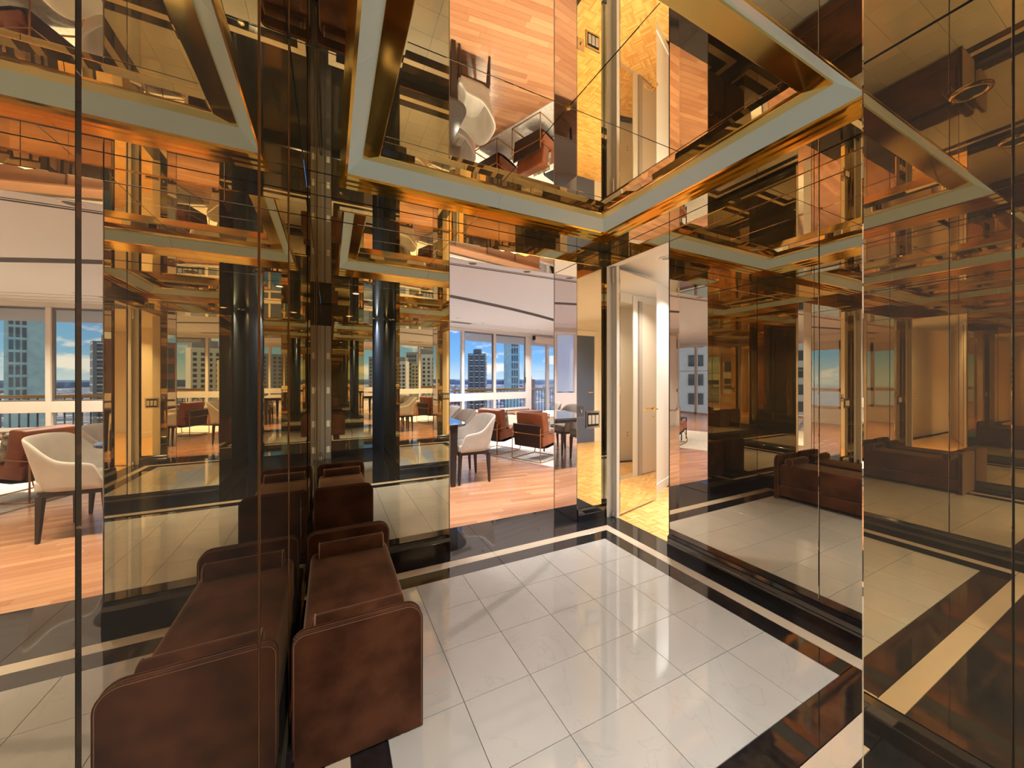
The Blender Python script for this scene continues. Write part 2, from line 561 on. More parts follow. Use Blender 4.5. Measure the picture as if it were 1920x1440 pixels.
wl = wall_root('wall_left')
backing(wl, XC - .12, XC - e_, YE - .1, YA + .1, 0, ZL)
cy_ = [YE, -.9, -.3, .3, .9, 1.5, 2.1, YA]
for a, b in zip(cy_[:-1], cy_[1:]):
    panel(wl, 'x', XC, 1, a, b, SILL, HS - .002, 'mirror_dark' if b > .3 else 'mirror')
for yy in (.9, 1.5):
    box('joint_strip', XC + .0002, XC + .0022, yy - .0022, yy + .0022, SILL, HS - .004, 'brass_satin', wl)

wr = wall_root('wall_right')
backing(wr, XB + e_, XB + .088, YD - .1, DY0 - e_, 0, ZL)
backing(wr, XB + e_, XB + .088, DY0 - e_, YJ, HD + e_, ZL)
backing(wr, XB + e_, XB + .088, YA + .001, YJ, 0, HD)
backing(wr, XB + e_, XB + .088, DY1 + .013, YA, 0, HD)
panel(wr, 'x', XB, -1, DY1, YA, 0, HD)
for a, b in ((YD, .75), (.75, 1.35), (1.35, DY0)):
    pass
panel(wr, 'x', XB, -1, YD, 1.0, SILL, HD, 'mirror_dark')
panel(wr, 'x', XB, -1, 1.0, DY0, SILL, HD, 'mirror_dark')
panel(wr, 'x', XB, -1, YD, 1.0, HD, HS, 'mirror_dark')
panel(wr, 'x', XB, -1, 1.0, DY0, HD, HS, 'mirror_dark')
panel(wr, 'x', XB, -1, DY0, YA, HD, HS)
box('jamb_lining', XB + .001, XB + .088, DY0 - .012, DY0, 0, HD, 'white', wr)
box('jamb_lining', XB + .001, XB + .088, DY1, DY1 + .012, 0, HD, 'white', wr)
box('head_lining', XB + .002, XB + .088, DY0, DY1, HD, HD + .005, 'white', wr)
tube('edge_trim', [(XB - .001, DY0 + .001, 0), (XB - .001, DY0 + .001, HD)], .003, 'leg', wr, n=6)
tube('edge_trim', [(XB - .001, YD, HD), (XB - .001, DY1 + .03, HD)], .0025, 'brass_satin', wr, n=6)

wf = wall_root('wall_front')
backing(wf, .85, XB + .09, YE - .1, YD - e_, 0, ZL)
panel(wf, 'y', YD, 1, .845, 1.60, SILL, HS)
panel(wf, 'y', YD, 1, 1.60, XB, SILL, HS)
# vestibule side: jamb wall, end wall with steel lift door edge, passage to a dark door
panel(wf, 'x', .845, -1, YE - .1, YD, SILL, HS, 'mirror')
box('end_wall_core', XC, .655, YE - .12, YE - e_, 0, ZL, 'backing', wf)
panel(wf, 'y', YE, 1, .02, .33, SILL, HD - .15)
panel(wf, 'y', YE, 1, .33, .655, SILL, HD - .15)
panel(wf, 'y', YE, 1, .02, .655, HD - .15, HS)
box('passage_wall', .64, .655, -3.4, YE - .12, 0, ZL, 'mirror_dark', wf)
box('passage_wall', .851, .87, -3.4, YE - .1, 0, ZL, 'bluedoor', wf)
box('passage_end', .60, .90, -3.44, -3.40, 0, ZL, 'bluedoor', wf)

# black granite skirting with a chamfered top edge
def skirt(name, p0, p1, nrm):
    p0, p1, nv = Vector((*p0, 0)), Vector((*p1, 0)), Vector((*nrm, 0))
    prof = [(0, 0), (.026, 0), (.026, .062), (.022, .066), (.022, .100), (.006, SILL), (0, SILL)]
    V = [p + nv * d + Vector((0, 0, z)) for p in (p0, p1) for d, z in prof]
    n = len(prof)
    F = [list(range(n)), list(range(n, 2 * n))[::-1]] + [[i, (i + 1) % n, (i + 1) % n + n, i + n] for i in range(n)]
    return struct(mesh(name, V, F, 'granite_base'))
skirt('baseboard_back', (XC, YA), (OX0, YA), (0, -1))
skirt('baseboard_back', (OX1, YA), (XB, YA), (0, -1))
skirt('baseboard_left', (XC, YE), (XC, YA), (1, 0))
skirt('baseboard_right', (XB, YD), (XB, DY0), (-1, 0))
skirt('baseboard_front', (.845, YD), (XB, YD), (0, 1))
skirt('baseboard_end', (.02, YE), (.655, YE), (0, 1))

# ---- soffit (mirror strips) and raised coffer
ceil = struct(empty('ceiling'))
box('ceiling_core', XC - .1, XB + .09, YE - .1, YA + .0, 2.72, 2.80, 'backing', ceil)
CX0, CX1, CY0, CY1 = .053, 2.178, .70, 2.52
def sof(x0, x1, y0, y1, m='mirror'):
    g = .0012
    box('soffit_mirror', x0 + g, x1 - g, y0 + g, y1 - g, HS, HS + .008, m, ceil, bev=.0012, seg=1)
sof(XC, .98, CY1, YA); sof(.98, XB, CY1, YA)
sof(XC, CX0, .70, 1.5); sof(XC, CX0, 1.5, CY1)
sof(CX1, XB, .70, 1.5); sof(CX1, XB, 1.5, CY1)
sof(XC, 1.1, .30, .70); sof(1.1, XB, .30, .70)
sof(XC, .85, -.45, .30); sof(XC, .85, YE, -.45)
sof(.64, .87, -3.4, YE)

def ring_pieces(name, prof, m, split=1, closed_prof=False, smooth=False, parent=None, gap=0.0):
    """four mitred sides; prof = list of (inset, z)"""
    parent = parent or ceil
    def pt(side, t, ins, z):
        x0, x1, y0, y1 = CX0 + ins, CX1 - ins, CY0 + ins, CY1 - ins
        c = [(x0, y0), (x1, y0), (x1, y1), (x0, y1)]
        a, b = c[side], c[(side + 1) % 4]
        ln = math.hypot(b[0] - a[0], b[1] - a[1])
        return (a[0] + (b[0] - a[0]) * t, a[1] + (b[1] - a[1]) * t, z)
    for side in range(4):
        for s in range(split):
            t0, t1 = s / split, (s + 1) / split
            if split > 1:
                if s > 0: t0 += gap
                if s < split - 1: t1 -= gap
            V = [pt(side, t, i, z) for t in (t0, t1) for (i, z) in prof]
            n = len(prof)
            F = [[k, k + 1, k + 1 + n, k + n] for k in range(n - 1)]
            F += [[n - 1, 0, n, 2 * n - 1], list(range(n)), list(range(n, 2 * n))[::-1]]
            mesh(name, V, F, m, parent)
back = lambda i, z: [(i, z)]
ring_pieces('brass_step', [(0, 2.506), (0, 2.530), (.012, 2.530), (-.004, 2.535), (-.004, 2.506)], 'brass')
ring_pieces('brass_step', [(.012, 2.530), (.012, 2.553), (.028, 2.553), (.004, 2.558), (.0005, 2.5305)], 'brass')
ring_pieces('brass_step', [(.028, 2.553), (.028, 2.576), (.044, 2.580), (.02, 2.585), (.016, 2.554)], 'brass')
ring_pieces('opal_panel', [(.040, 2.579), (.128, 2.664), (.120, 2.672), (.032, 2.587)], 'opal', split=2, gap=.0012)
ring_pieces('brass_flange', [(.124, 2.662), (.126, 2.650), (.212, 2.640), (.216, 2.644), (.216, 2.652), (.130, 2.668)], 'brass')
ring_pieces('mirror_riser', [(.216, 2.650), (.222, HC), (.228, HC), (.224, 2.650)], 'mirror')
RX, RY = 1.085, 1.525
for (x0, x1) in ((CX0 + .22, RX), (RX, CX1 - .22)):
    for (y0, y1) in ((CY0 + .22, RY), (RY, CY1 - .22)):
        box('ceiling_mirror', x0 + .0014, x1 - .0014, y0 + .0014, y1 - .0014, HC, HC + .006, 'mirror_gold', ceil, bev=.0014, seg=1)
# rosette where the four panes meet
bm = bmesh.new()
bmesh.ops.create_uvsphere(bm, u_segments=16, v_segments=8, radius=.016)
for v in bm.verts: v.co.z *= .55
me = bpy.data.meshes.new('rosette'); bm.to_mesh(me); bm.free()
ro = link('rosette', me, 'brass', ceil, smooth=True); ro.location = (RX, RY, HC - .004)

def downlight(name, x, y, z, lit, r=.055, label=None, group=None, power=0, rim='white', spread=110):
    root = empty(name, (x, y, z))
    n = 24
    V, F = [], []
    for k in range(n):
        a = 2 * PI * k / n
        for (rr, zz) in ((r * 1.35, 0), (r * 1.3, -.006), (r, -.006), (r * .92, .0)):
            V.append((rr * math.cos(a), rr * math.sin(a), zz))
    for k in range(n):
        for j in range(3):
            F.append([k * 4 + j, ((k + 1) % n) * 4 + j, ((k + 1) % n) * 4 + j + 1, k * 4 + j + 1])
    mesh('trim_ring', V, F, rim, root, smooth=True)
    V = [(r * .93 * math.cos(2 * PI * k / n), r * .93 * math.sin(2 * PI * k / n), -.001) for k in range(n)]
    V += [(v[0], v[1], -.0005) for v in V]
    mesh('lens', V, [list(range(n))[::-1], list(range(n, 2 * n))] + [[i, (i + 1) % n, (i + 1) % n + n, i + n] for i in range(n)],
         'lens' if lit else 'lens_off', root)
    tag(root, label, 'ceiling light', group)
    if power:
        lamp((x, y, z - .0075), power, r * .9, spread=spread)
    return root

downlight('ceiling_downlight', .33, -.20, HS - .001, True, r=.045, power=9, spread=88, rim='brass',
          label='small lit brass-rimmed downlight in the mirrored vestibule ceiling, seen only in reflection')

for k, (x, lb) in enumerate(((.45, 'left'), (1.15, 'middle'), (1.85, 'right'))):  # fill lights added out of direct view to brighten the foyer floor
    downlight('ceiling_downlight', x, .50, HS - .001, False, r=.045, power=4.0, rim='brass', spread=94,
              label='added fill light, a small brass-rimmed downlight in the mirrored soffit strip nearest the camera, %s of three' % lb,
              group='added fill lights of the near soffit strip')

downlight('ceiling_downlight', .75, -2.4, HS - .001, False, r=.045, power=9, rim='brass', spread=120,  # lamp added to lift the dark passage
          label='added brass-rimmed fill light in the narrow passage ceiling by the slate blue end door')

# ---- steel lift-door edge with pale patches painted as reflections beside the end mirror
lift = struct(empty('door_1', (XC, YE, 0)))
box('steel_panel', .0, .052, -.004, .016, 0, 2.16, 'steel', lift)
box('steel_panel', .062, .146, -.004, .010, 0, 2.16, 'steel', lift)
box('door_gap', .052, .062, -.004, .004, 0, 2.16, 'backing', lift)
box('steel_head', .0, .146, -.004, .012, 2.18, 2.49, 'leg', lift)
for z in (.10, .52, 1.06, 1.62):
    box('reflection_patch', .082, .128, .010, .0115, z, z + .10, 'label', lift)

# ------------------------------------------------------------------ living room shell
WD = Vector((math.cos(R(12.8)), math.sin(R(12.8)), 0))
WN = Vector((-WD.y, WD.x, 0))
WP = Vector((2.57, 8.42, 0))
def wpt(u, v=0.0, z=0.0):
    p = WP + WD * u + WN * v
    return Vector((p.x, p.y, z))
XL = -3.9
uL = (XL - WP.x) / WD.x
UR = 6.6
pR = wpt(UR)

sub = struct(prism('floor', [(XL, YJ), (pR.x, YJ), (pR.x, pR.y), tuple(wpt(uL)[:2])], -.06, -.010, 'backing'))
sub.name = 'floor_living'
# oak strips: the ones nearest the foyer are single objects, the rest one joined part
PA = R(-7.0)
pc, ps = math.cos(PA), math.sin(PA)
PWID = .075
strips = []
rng = random.Random(3)
vmin, vmax = 2.2, 12.5
v = vmin
def inside(x, y):
    if y < YJ + .001 or x < XL or x > pR.x: return False
    return (Vector((x, y, 0)) - WP).dot(WN) < 0
row = 0
lo = []
while v < vmax:
    u = -6 + rng.random() * .9
    while u < 9:
        ln = rng.choice((.55, .7, .85, 1.0))
        lo.append((u, u + ln, v, v + PWID))
        u += ln
    v += PWID
def clip_poly(poly):
    """clip a convex polygon to the living room outline"""
    planes = [((0, 1), YJ), ((1, 0), XL), ((-1, 0), -pR.x), ((-WN.x, -WN.y), -(WP.x * WN.x + WP.y * WN.y))]
    for (nx, ny), c in planes:
        out = []
        for i in range(len(poly)):
            a, b = poly[i], poly[(i + 1) % len(poly)]
            da, db = a[0] * nx + a[1] * ny - c, b[0] * nx + b[1] * ny - c
            if da >= 0: out.append(a)
            if (da >= 0) != (db >= 0):
                t = da / (da - db)
                out.append((a[0] + (b[0] - a[0]) * t, a[1] + (b[1] - a[1]) * t))
        poly = out
        if len(poly) < 3: return None
    return poly
polys = []
for (u0, u1, v0, v1) in lo:
    g = .0006
    q = [(u0 + g, v0 + g), (u1 - g, v0 + g), (u1 - g, v1 - g), (u0 + g, v1 - g)]
    q = [(a * pc - b * ps, a * ps + b * pc) for a, b in q]
    p = clip_poly(q)
    if p:
        area = abs(sum(p[i][0] * p[(i + 1) % len(p)][1] - p[(i + 1) % len(p)][0] * p[i][1] for i in range(len(p)))) / 2
        if area > 2e-4:
            cxp = sum(a[0] for a in p) / len(p); cyp = sum(a[1] for a in p) / len(p)
            polys.append((math.hypot(cxp - 1.4, cyp - 3.0), cxp, cyp, p))
polys.sort(key=lambda t: t[0])
def plank_mesh(name, pl, m, parent, offset=(0, 0)):
    V, F = [], []
    for p in pl:
        b = len(V); n = len(p)
        # local frame rotated so that grain runs along local x
        pp = []
        for (x, y) in p:
            x -= offset[0]; y -= offset[1]
            pp.append((x * pc + y * ps, -x * ps + y * pc))
        V += [(a, c, -.010) for a, c in pp] + [(a, c, 0) for a, c in pp]
        F += [list(range(b + n, b + 2 * n))] + [[b + i, b + (i + 1) % n, b + (i + 1) % n + n, b + i + n] for i in range(n)]
    me = bpy.data.meshes.new(name)
    me.from_pydata(V, [], F)
    o = link(name, me, m, parent)
    o.rotation_euler = (0, 0, PA)
    o.location = (offset[0], offset[1], 0)
    return o
for d, cxp, cyp, p in polys[:290]:
    plank_mesh('oak_strip', [p], 'oak', sub, (cxp, cyp))
tag(plank_mesh('oak_strips', [t[3] for t in polys[290:]], 'oak', sub), kind='stuff')

wn = struct(empty('wall_living'))
# party walls of the living room
box('wall_panel', XL - .1, XL, YJ - .02, wpt(uL).y + .3, 0, .45, 'white', wn)
box('wall_panel', XL - .1, XL, YJ - .02, wpt(uL).y + .3, 2.38, ZL, 'white', wn)
box('wall_panel', XL - .1, XL, YJ - .02, 3.9, .45, 2.38, 'white', wn)
box('wall_panel', XL - .12, XC - .1, YJ - .1, YJ, 0, ZL, 'white', wn)
box('wall_panel', XB + .09, pR.x + .1, YJ + .16, YJ + .26, 0, ZL, 'white', wn)
box('wall_panel', XB + .02, XB + .09, YJ - e_, YJ + .26, 0, ZL, 'white', wn)
box('wall_panel', pR.x, pR.x + .1, YJ + .2, 5.0, 0, ZL, 'white', wn)
box('wall_panel', pR.x, pR.x + .1, 5.0, pR.y + .1, 2.46, ZL, 'white', wn)
# living room side of the foyer wall
box('wall_panel', XC - .1, OX0 - .001, YJ - e_, YJ, 0, ZL, 'white', wn)
box('wall_panel', OX1 + .001, XB + .02, YJ - e_, YJ, 0, ZL, 'white', wn)
box('wall_panel', OX0, OX1, YJ - e_, YJ, HD + .008, ZL, 'white', wn)
box('skirting', XL + .001, XL + .016, YJ, wpt(uL).y, 0, .12, 'white', wn)

# living room ceiling with two shallow grooves and one curved dark slot
cl = struct(prism('ceiling_living', [(XL - .1, YJ - .1), (pR.x + .1, YJ - .1), (pR.x + .1, pR.y + .1), tuple(wpt(uL - .1, .02)[:2])], ZL, ZL + .1, 'ceiling'))
def groove(name, pts, wid, m):
    V, F = [], []
    n = len(pts)
    for i, p in enumerate(pts):
        a = Vector(pts[max(i - 1, 0)]); b = Vector(pts[min(i + 1, n - 1)])
        t = (b - a).normalized(); q = Vector((-t.y, t.x))
        for (s, z) in ((-1, ZL + .002), (-1, ZL - .004), (1, ZL - .004), (1, ZL + .002)):
            V.append((p[0] + q.x * s * wid / 2, p[1] + q.y * s * wid / 2, z))
    for i in range(n - 1):
        for j in range(4):
            F.append([i * 4 + j, i * 4 + (j + 1) % 4, (i + 1) * 4 + (j + 1) % 4, (i + 1) * 4 + j])
    F += [[0, 1, 2, 3], [(n - 1) * 4 + j for j in (3, 2, 1, 0)]]
    return mesh(name, V, F, m, cl)
groove('ceiling_groove', [(-3.5, 3.585), (8.8, 3.585)], .022, 'slot')
groove('ceiling_groove', [(-3.5, 3.625), (5.8, 3.625)], .006, 'slot')
groove('ceiling_groove', [(-3.5, 3.79), (5.8, 3.79)], .006, 'slot')
groove('ceiling_groove', [(-3.5, 3.835), (5.8, 3.835)], .020, 'slot')
pts = []
for k in range(25):
    t = k / 24
    x = -2.6 + t * 7.05
    y = 4.90 + .19 * x + .045 * x * x * (1 if x > 0 else .2)
    pts.append((x, y))
groove('curved_slot', pts, .15, 'slot')
for off in (.22, .5, .75):
    groove('cornice_line', [(wpt(uL + .2, -off).x, wpt(uL + .2, -off).y), (wpt(6.2, -off).x, wpt(6.2, -off).y)], .012, 'greypaint')
# ceiling vent
vt = empty('ceiling_vent', (2.62, 7.75, ZL), R(12.8))
box('vent_frame', -.28, .28, -.09, .09, -.006, 0, 'alu', vt)
for k in range(5):
    box('slat', -.25, .25, -.07 + k * .03, -.055 + k * .03, -.010, -.005, 'alu_dark', vt)
tag(vt, 'flat slatted air vent in the living room ceiling near the window wall', 'vent')

lab = 'round recessed ceiling light between the two dark grooves of the living room ceiling'
ORD = ('first', 'second', 'third', 'fourth', 'fifth', 'sixth', 'seventh', 'eighth', 'ninth', 'tenth', 'eleventh', 'twelfth')
names = {1.376: 'round recessed light between the ceiling grooves, left one seen under the wide opening',
         2.047: 'round recessed light between the ceiling grooves, right one seen under the wide opening'}
for k in range(12):
    x = -2.65 + .671 * k
    x = 1.376 if abs(x - 1.376) < .01 else (2.047 if abs(x - 2.047) < .01 else x)
    downlight('ceiling_downlight', x, 3.70, ZL - .001, False, r=.05, power=9, spread=80,
              label=names.get(x, 'round recessed light between the ceiling grooves, %s from the left-hand window' % ORD[k]),
              group='recessed lights between the ceiling grooves')
for k, (x, y, lb) in enumerate((
        (2.35, 7.2, 'small recessed light near the left end of the ceiling vent'),
        (3.05, 7.55, 'small recessed light just right of the ceiling vent'),
        (4.75, 8.0, 'small recessed light above the right-hand window pane'),
        (.2, 6.7, 'small recessed light near the windows beyond the dining table'),
        (-2.0, 6.2, 'small recessed light near the left corner window'),
        (5.9, 6.6, 'small recessed light near the balcony glass door'))):
    downlight('ceiling_downlight', x, y, ZL - .001, False, r=.04, label=lb, power=36, spread=118, group='recessed lights near the windows')

# ---- window wall
def wbox(name, u0, u1, v0, v1, z0, z1, m, parent, bev=.004):
    """box in window-wall axes"""
    c = wpt((u0 + u1) / 2, (v0 + v1) / 2, (z0 + z1) / 2)
    me = box_data(-(u1 - u0) / 2, (u1 - u0) / 2, -(v1 - v0) / 2, (v1 - v0) / 2, -(z1 - z0) / 2, (z1 - z0) / 2, bev, 1)
    o = link(name, me, m, parent)
    o.location = c; o.rotation_euler = (0, 0, R(12.8))
    return o
win = struct(empty('window_1'))
wbox('wall_below', uL, 2.50, 0, .1, 0, .45, 'white', win)
wbox('wall_panel', uL, -4.17, -.03, .08, .45, 2.47, 'white', win)
wbox('wall_panel', -3.66, -3.2, -.03, .08, .45, 2.47, 'white', win)
wbox('wall_panel', -4.17, -3.66, -.03, .08, .45, .94, 'white', win)
wbox('wall_panel', -4.17, -3.66, -.03, .08, 2.40, 2.47, 'white', win)
wbox('translucent_blind', -4.15, -3.68, .02, .024, .97, 2.40, 'sheer', win)
wbox('narrow_frame', -4.17, -4.14, -.035, .03, .94, 2.40, 'alu', win)
wbox('narrow_frame', -3.69, -3.66, -.035, .03, .94, 2.40, 'alu', win)
wbox('head_beam', uL, UR, -.02, .12, 2.47, ZL, 'alu', win)
wbox('bottom_rail', -3.2, 2.52, -.03, .06, .45, .51, 'alu', win)
wbox('mid_rail', -3.2, 2.52, -.03, .06, .745, .93, 'alu', win)
mull = [-3.2, -2.0, -.85, .34, 1.30, 2.44]
for i, u in enumerate(mull):
    w_ = .035 if i < len(mull) - 1 else .06
    wbox('mullion', u - w_, u + w_, -.035, .065, .45, 2.47, 'alu', win)
for i in range(len(mull) - 1):
    a, b = mull[i] + .03, mull[i + 1] - .03
    wbox('pane', a, b, .010, .016, .93, 2.47, 'glass', win, bev=0)
    wbox('pane', a, b, .010, .016, .51, .745, 'glass', win, bev=0)
    if i in (3, 4):
        wbox('sash', a, a + .03, -.01, .03, .93, 2.46, 'alu_dark' if i == 3 else 'alu', win)
        wbox('sash', b - .03, b, -.01, .03, .93, 2.46, 'alu_dark', win)
        wbox('sash', a, b, -.01, .03, .93, .955, 'alu_dark', win)
        wbox('sash', a, b, -.01, .03, 2.43, 2.46, 'alu_dark', win)
# pull handle on the sash beside the corner post
wbox('sash_handle', 2.36, 2.375, -.045, -.02, 1.18, 1.34, 'leg', win)

win2 = struct(empty('window_2'))
for u in (2.56, 3.27, 4.55, 5.6, 6.55):
    wbox('door_stile', u - .045, u + .045, -.02, .07, 0, 2.47, 'alu', win2)
wbox('door_track', 2.5, 6.6, -.03, .08, 0, .05, 'alu', win2)
wbox('door_pane', 2.60, 3.225, .012, .018, .05, 2.47, 'glass', win2, bev=0)
wbox('door_pane', 3.315, 4.50, .012, .018, .05, 2.47, 'glass', win2, bev=0)
wbox('door_pane', 4.60, 5.55, .012, .018, .05, 2.47, 'glass', win2, bev=0)
wbox('door_pane', 5.65, 6.50, .012, .018, .05, 2.47, 'glass', win2, bev=0)
win4 = struct(empty('window_4'))
yq = [5.03, 6.3, 7.6, 8.94, pR.y - .03]
for yy in yq:
    box('door_stile', pR.x - .02, pR.x + .07, yy - .04, yy + .04, 0, 2.46, 'alu', win4)
box('door_track', pR.x - .02, pR.x + .07, 5.0, pR.y, 0, .06, 'alu', win4)
box('transom', pR.x - .01, pR.x + .05, 5.0, pR.y, 1.56, 1.585, 'alu', win4)
for a, b in zip(yq[:-1], yq[1:]):
    box('door_pane', pR.x + .02, pR.x + .026, a + .04, b - .04, .06, 1.56, 'glass', win4)
    box('door_pane', pR.x + .02, pR.x + .026, a + .04, b - .04, 1.585, 2.46, 'glass', win4)

# left-hand window of the living room, seen in the mirrors
win3 = struct(empty('window_3'))
yk = [3.9, 5.0, 6.1, wpt(uL).y - .02]
for yy in yk:
    box('mullion', XL - .06, XL + .02, yy - .035, yy + .035, .45, 2.38, 'alu', win3)
box('bottom_rail', XL - .06, XL + .02, 3.9, yk[-1], .45, .51, 'alu', win3)
box('mid_rail', XL - .06, XL + .02, 3.9, yk[-1], .93, 1.02, 'alu', win3)
box('top_rail', XL - .06, XL + .02, 3.9, yk[-1], 2.13, 2.38, 'alu', win3)
for a, b in zip(yk[:-1], yk[1:]):
    box('pane', XL - .03, XL - .024, a + .03, b - .03, 1.02, 2.13, 'glass', win3)
    box('pane', XL - .03, XL - .024, a + .03, b - .03, .51, .93, 'glass', win3)

# roller blind at the balcony door
bl = empty('roller_blind', tuple(wpt(2.62, -.12, 0)), R(12.8))
box('blind_box', 0, 1.9, -.05, .05, 2.40, 2.475, 'shade', bl, bev=.006)
box('blind_cloth', .02, 1.88, -.004, .004, 2.30, 2.41, 'shade', bl)
box('bottom_bar', .02, 1.88, -.01, .01, 2.285, 2.305, 'shade', bl, bev=.004)
box('end_bracket', -.02, .0, -.055, .055, 2.38, 2.50, 'leg', bl)
tag(bl, 'cream roller blind rolled up above the balcony glass door', 'blind')

# brown timber ledge under the windows
lg = empty('window_ledge', tuple(wpt(-1.0, -.22, 0)), R(12.8))
box('ledge_top', 0, 3.6, -.20, .16, .395, .425, 'ledge', lg, bev=.004)
for k in range(4):
    box('ledge_door', .02 + .895 * k, .88 + .895 * k, -.17, -.15, .03, .385, 'ledge', lg, bev=.003)
box('ledge_body', .01, 3.59, -.15, .15, 0, .395, 'ledge', lg)
tag(lg, 'long low brown timber ledge under the living room windows', 'ledge')

# ------------------------------------------------------------------ balcony and city
bal = empty('balcony', tuple(wpt(0, 0, 0)), R(12.8))
box('balcony_slab', 1.2, 7.0, .15, 2.1, -.15, -.02, 'greypaint', bal)
box('handrail', 1.2, 7.0, 1.86, 1.96, .90, .965, 'ochre', bal, bev=.01)
box('kick_rail', 1.2, 7.0, 1.89, 1.93, .06, .10, 'leg', bal)
for k in range(40):
    u = 1.25 + k * .145
    box('baluster', u - .009, u + .009, 1.90, 1.918, .06, .91, 'leg', bal)
prism('canopy', [(1.05, .15), (7, .15), (7, 2.2), (1.9, 2.2), (1.3, 1.6)], 2.50, 2.66, 'shade', bal)
tag(bal, 'balcony with brass-coloured handrail and black balusters outside the glass door', 'balcony')

def dirpt(px, w):
    r = (px - 960) / FPX
    return (w * (r * math.cos(TH) + math.sin(TH)), w * (math.cos(TH) - r * math.sin(TH)))
def hz(py, w):
    return CAMH + (YH - py) / FPX * w
GZ = -95

M['ground'] = mat('distant_ground', srgb(206, 212, 214), rough=1.0, spec=0, col2=srgb(236, 234, 226), scale=.02, detail=8)
M['tower_dark'] = mat('dark_tower_concrete', srgb(112, 114, 110), rough=.6)
M['tower_glass'] = mat('dark_tower_glass', srgb(34, 50, 66), rough=.15, spec=.8)
M['tower_slab'] = mat('tower_slab_edge', srgb(206, 202, 188), rough=.7)
M['tower_green'] = mat('green_glass_tower', srgb(176, 206, 200), rough=.35, col2=srgb(150, 182, 178), scale=.2)
M['pale_a'] = mat('pale_render', srgb(246, 236, 220), rough=.8)
M['pale_b'] = mat('grey_concrete', srgb(160, 158, 156), rough=.8)
M['pale_c'] = mat('yellow_render', srgb(226, 202, 140), rough=.8)
M['red'] = mat('red_brick', srgb(150, 98, 84), rough=.8)
M['winA'] = mat('far_window', srgb(60, 64, 70), rough=.2, spec=.8)
M['lowA'] = mat('low_roofs', srgb(228, 224, 218), rough=.9)
M['lowB'] = mat('low_blocks', srgb(156, 164, 172), rough=.9)
M['haze'] = mat('hazy_hills', srgb(196, 210, 226), rough=1.0, spec=0)  # distance haze put into the base colour

g_ = struct(box('ground', -6000, 7000, -400, 7000, GZ - 2, GZ, 'ground'))
g_.name = 'ground'
rng = random.Random(11)
bx = []
for k in range(4200):
    d = 480 + 3600 * rng.random() ** 1.3
    a = math.atan2(dirpt(900, 1)[0], dirpt(900, 1)[1]) + rng.uniform(-1.2, 1.1)
    hh = rng.uniform(6, 26) * (1 if rng.random() < .95 else 1.8)
    s_ = d / 600
    bx.append((d * math.sin(a), d * math.cos(a), GZ, rng.uniform(5, 14) * (1 + s_ * .4), rng.uniform(5, 14) * (1 + s_ * .3), GZ + hh, rng.uniform(0, 1.5)))
city = join_boxes('rooftops', bx, 'lowA')
city.data.materials.append(M['lowB'])
city.data.materials.append(M['red'])
for i, p in enumerate(city.data.polygons):
    q = (i // 6 * 7919) % 10
    p.material_index = 0 if q < 6 else (1 if q < 9 else 2)
tag(city, 'low pale and grey roofs of the city spread out to the horizon', 'buildings', kind='stuff')
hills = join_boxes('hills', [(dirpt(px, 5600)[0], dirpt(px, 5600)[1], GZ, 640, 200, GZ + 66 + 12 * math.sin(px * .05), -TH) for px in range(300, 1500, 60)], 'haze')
tag(hills, 'low blue-grey hills on the horizon beyond the city', 'hills', kind='stuff')

def tower(name, px0, px1, ytop, w, body, label, cat='building', depth=.8, rot=0.0, group=None):
    xc, yc = dirpt((px0 + px1) / 2, w)
    hx = (px1 - px0) / FPX * w / 2
    root = empty(name, (xc, yc, GZ), -TH + rot)
    top = hz(ytop, w) - GZ
    box('tower_body', -hx, hx, -hx * depth, hx * depth, 0, top, body, root)
    tag(root, label, cat, group)
    return root, hx, hx * depth, top

# dark residential tower with slab edges
rt, hx, hy, top = tower('dark_tower', 881, 910, 664, 420, 'tower_glass', 'dark concrete tower with stacked balcony slabs and a rooftop drum', depth=1)
for k in range(26):
    z = top - 2.0 - k * 3.1
    box('balcony_slab', -hx * 1.12, hx * 1.12, -hy * 1.12, hy * 1.12, z, z + 1.0, 'tower_slab' if k % 2 == 0 else 'tower_dark', rt)
for sx in (-1, -.35, .35, 1):
    box('pier', sx * hx - 1.0, sx * hx + 1.0, -hy * 1.14, hy * 1.1, 0, top, 'tower_dark', rt)
V = []
n = 10
for z, r_ in ((top, hx * .55), (top + 5.2, hx * .55), (top + 5.6, hx * .45)):
    V += [(r_ * math.cos(2 * PI * k / n), r_ * math.sin(2 * PI * k / n), z) for k in range(n)]
F = [[i * n + k, i * n + (k + 1) % n, (i + 1) * n + (k + 1) % n, (i + 1) * n + k] for i in range(2) for k in range(n)] + [list(range(2 * n, 3 * n))]
mesh('roof_drum', V, F, 'tower_dark', rt)
# green glass tower
rt, hx, hy, top = tower('glass_tower', 945, 974, 560, 330, 'tower_green', 'pale green glass tower with columns of dark windows, rising out of the window frame')
for c in range(3):
    u = -hx * .02 + c * hx * .30
    for k in range(17):
        z = hz(720, 330) - GZ - 6 + k * 6.6
        box('window', u, u + hx * .2, -hy - .3, -hy + .2, z, z + 5.2, 'winA', rt)
# low brick block
rt, hx, hy, top = tower('brick_block', 986, 1003, 711, 260, 'red', 'low red-brown block with a stepped roof beyond the balcony')
box('roof_storey', -hx * .95, hx * .3, -hy * .8, hy * .8, top, top + 1.6, 'tower_dark', rt)
for k in range(4):
    box('window', -hx * .8 + k * hx * .42, -hx * .6 + k * hx * .42, -hy - .2, -hy + .1, top - 2.2, top - .9, 'winA', rt)

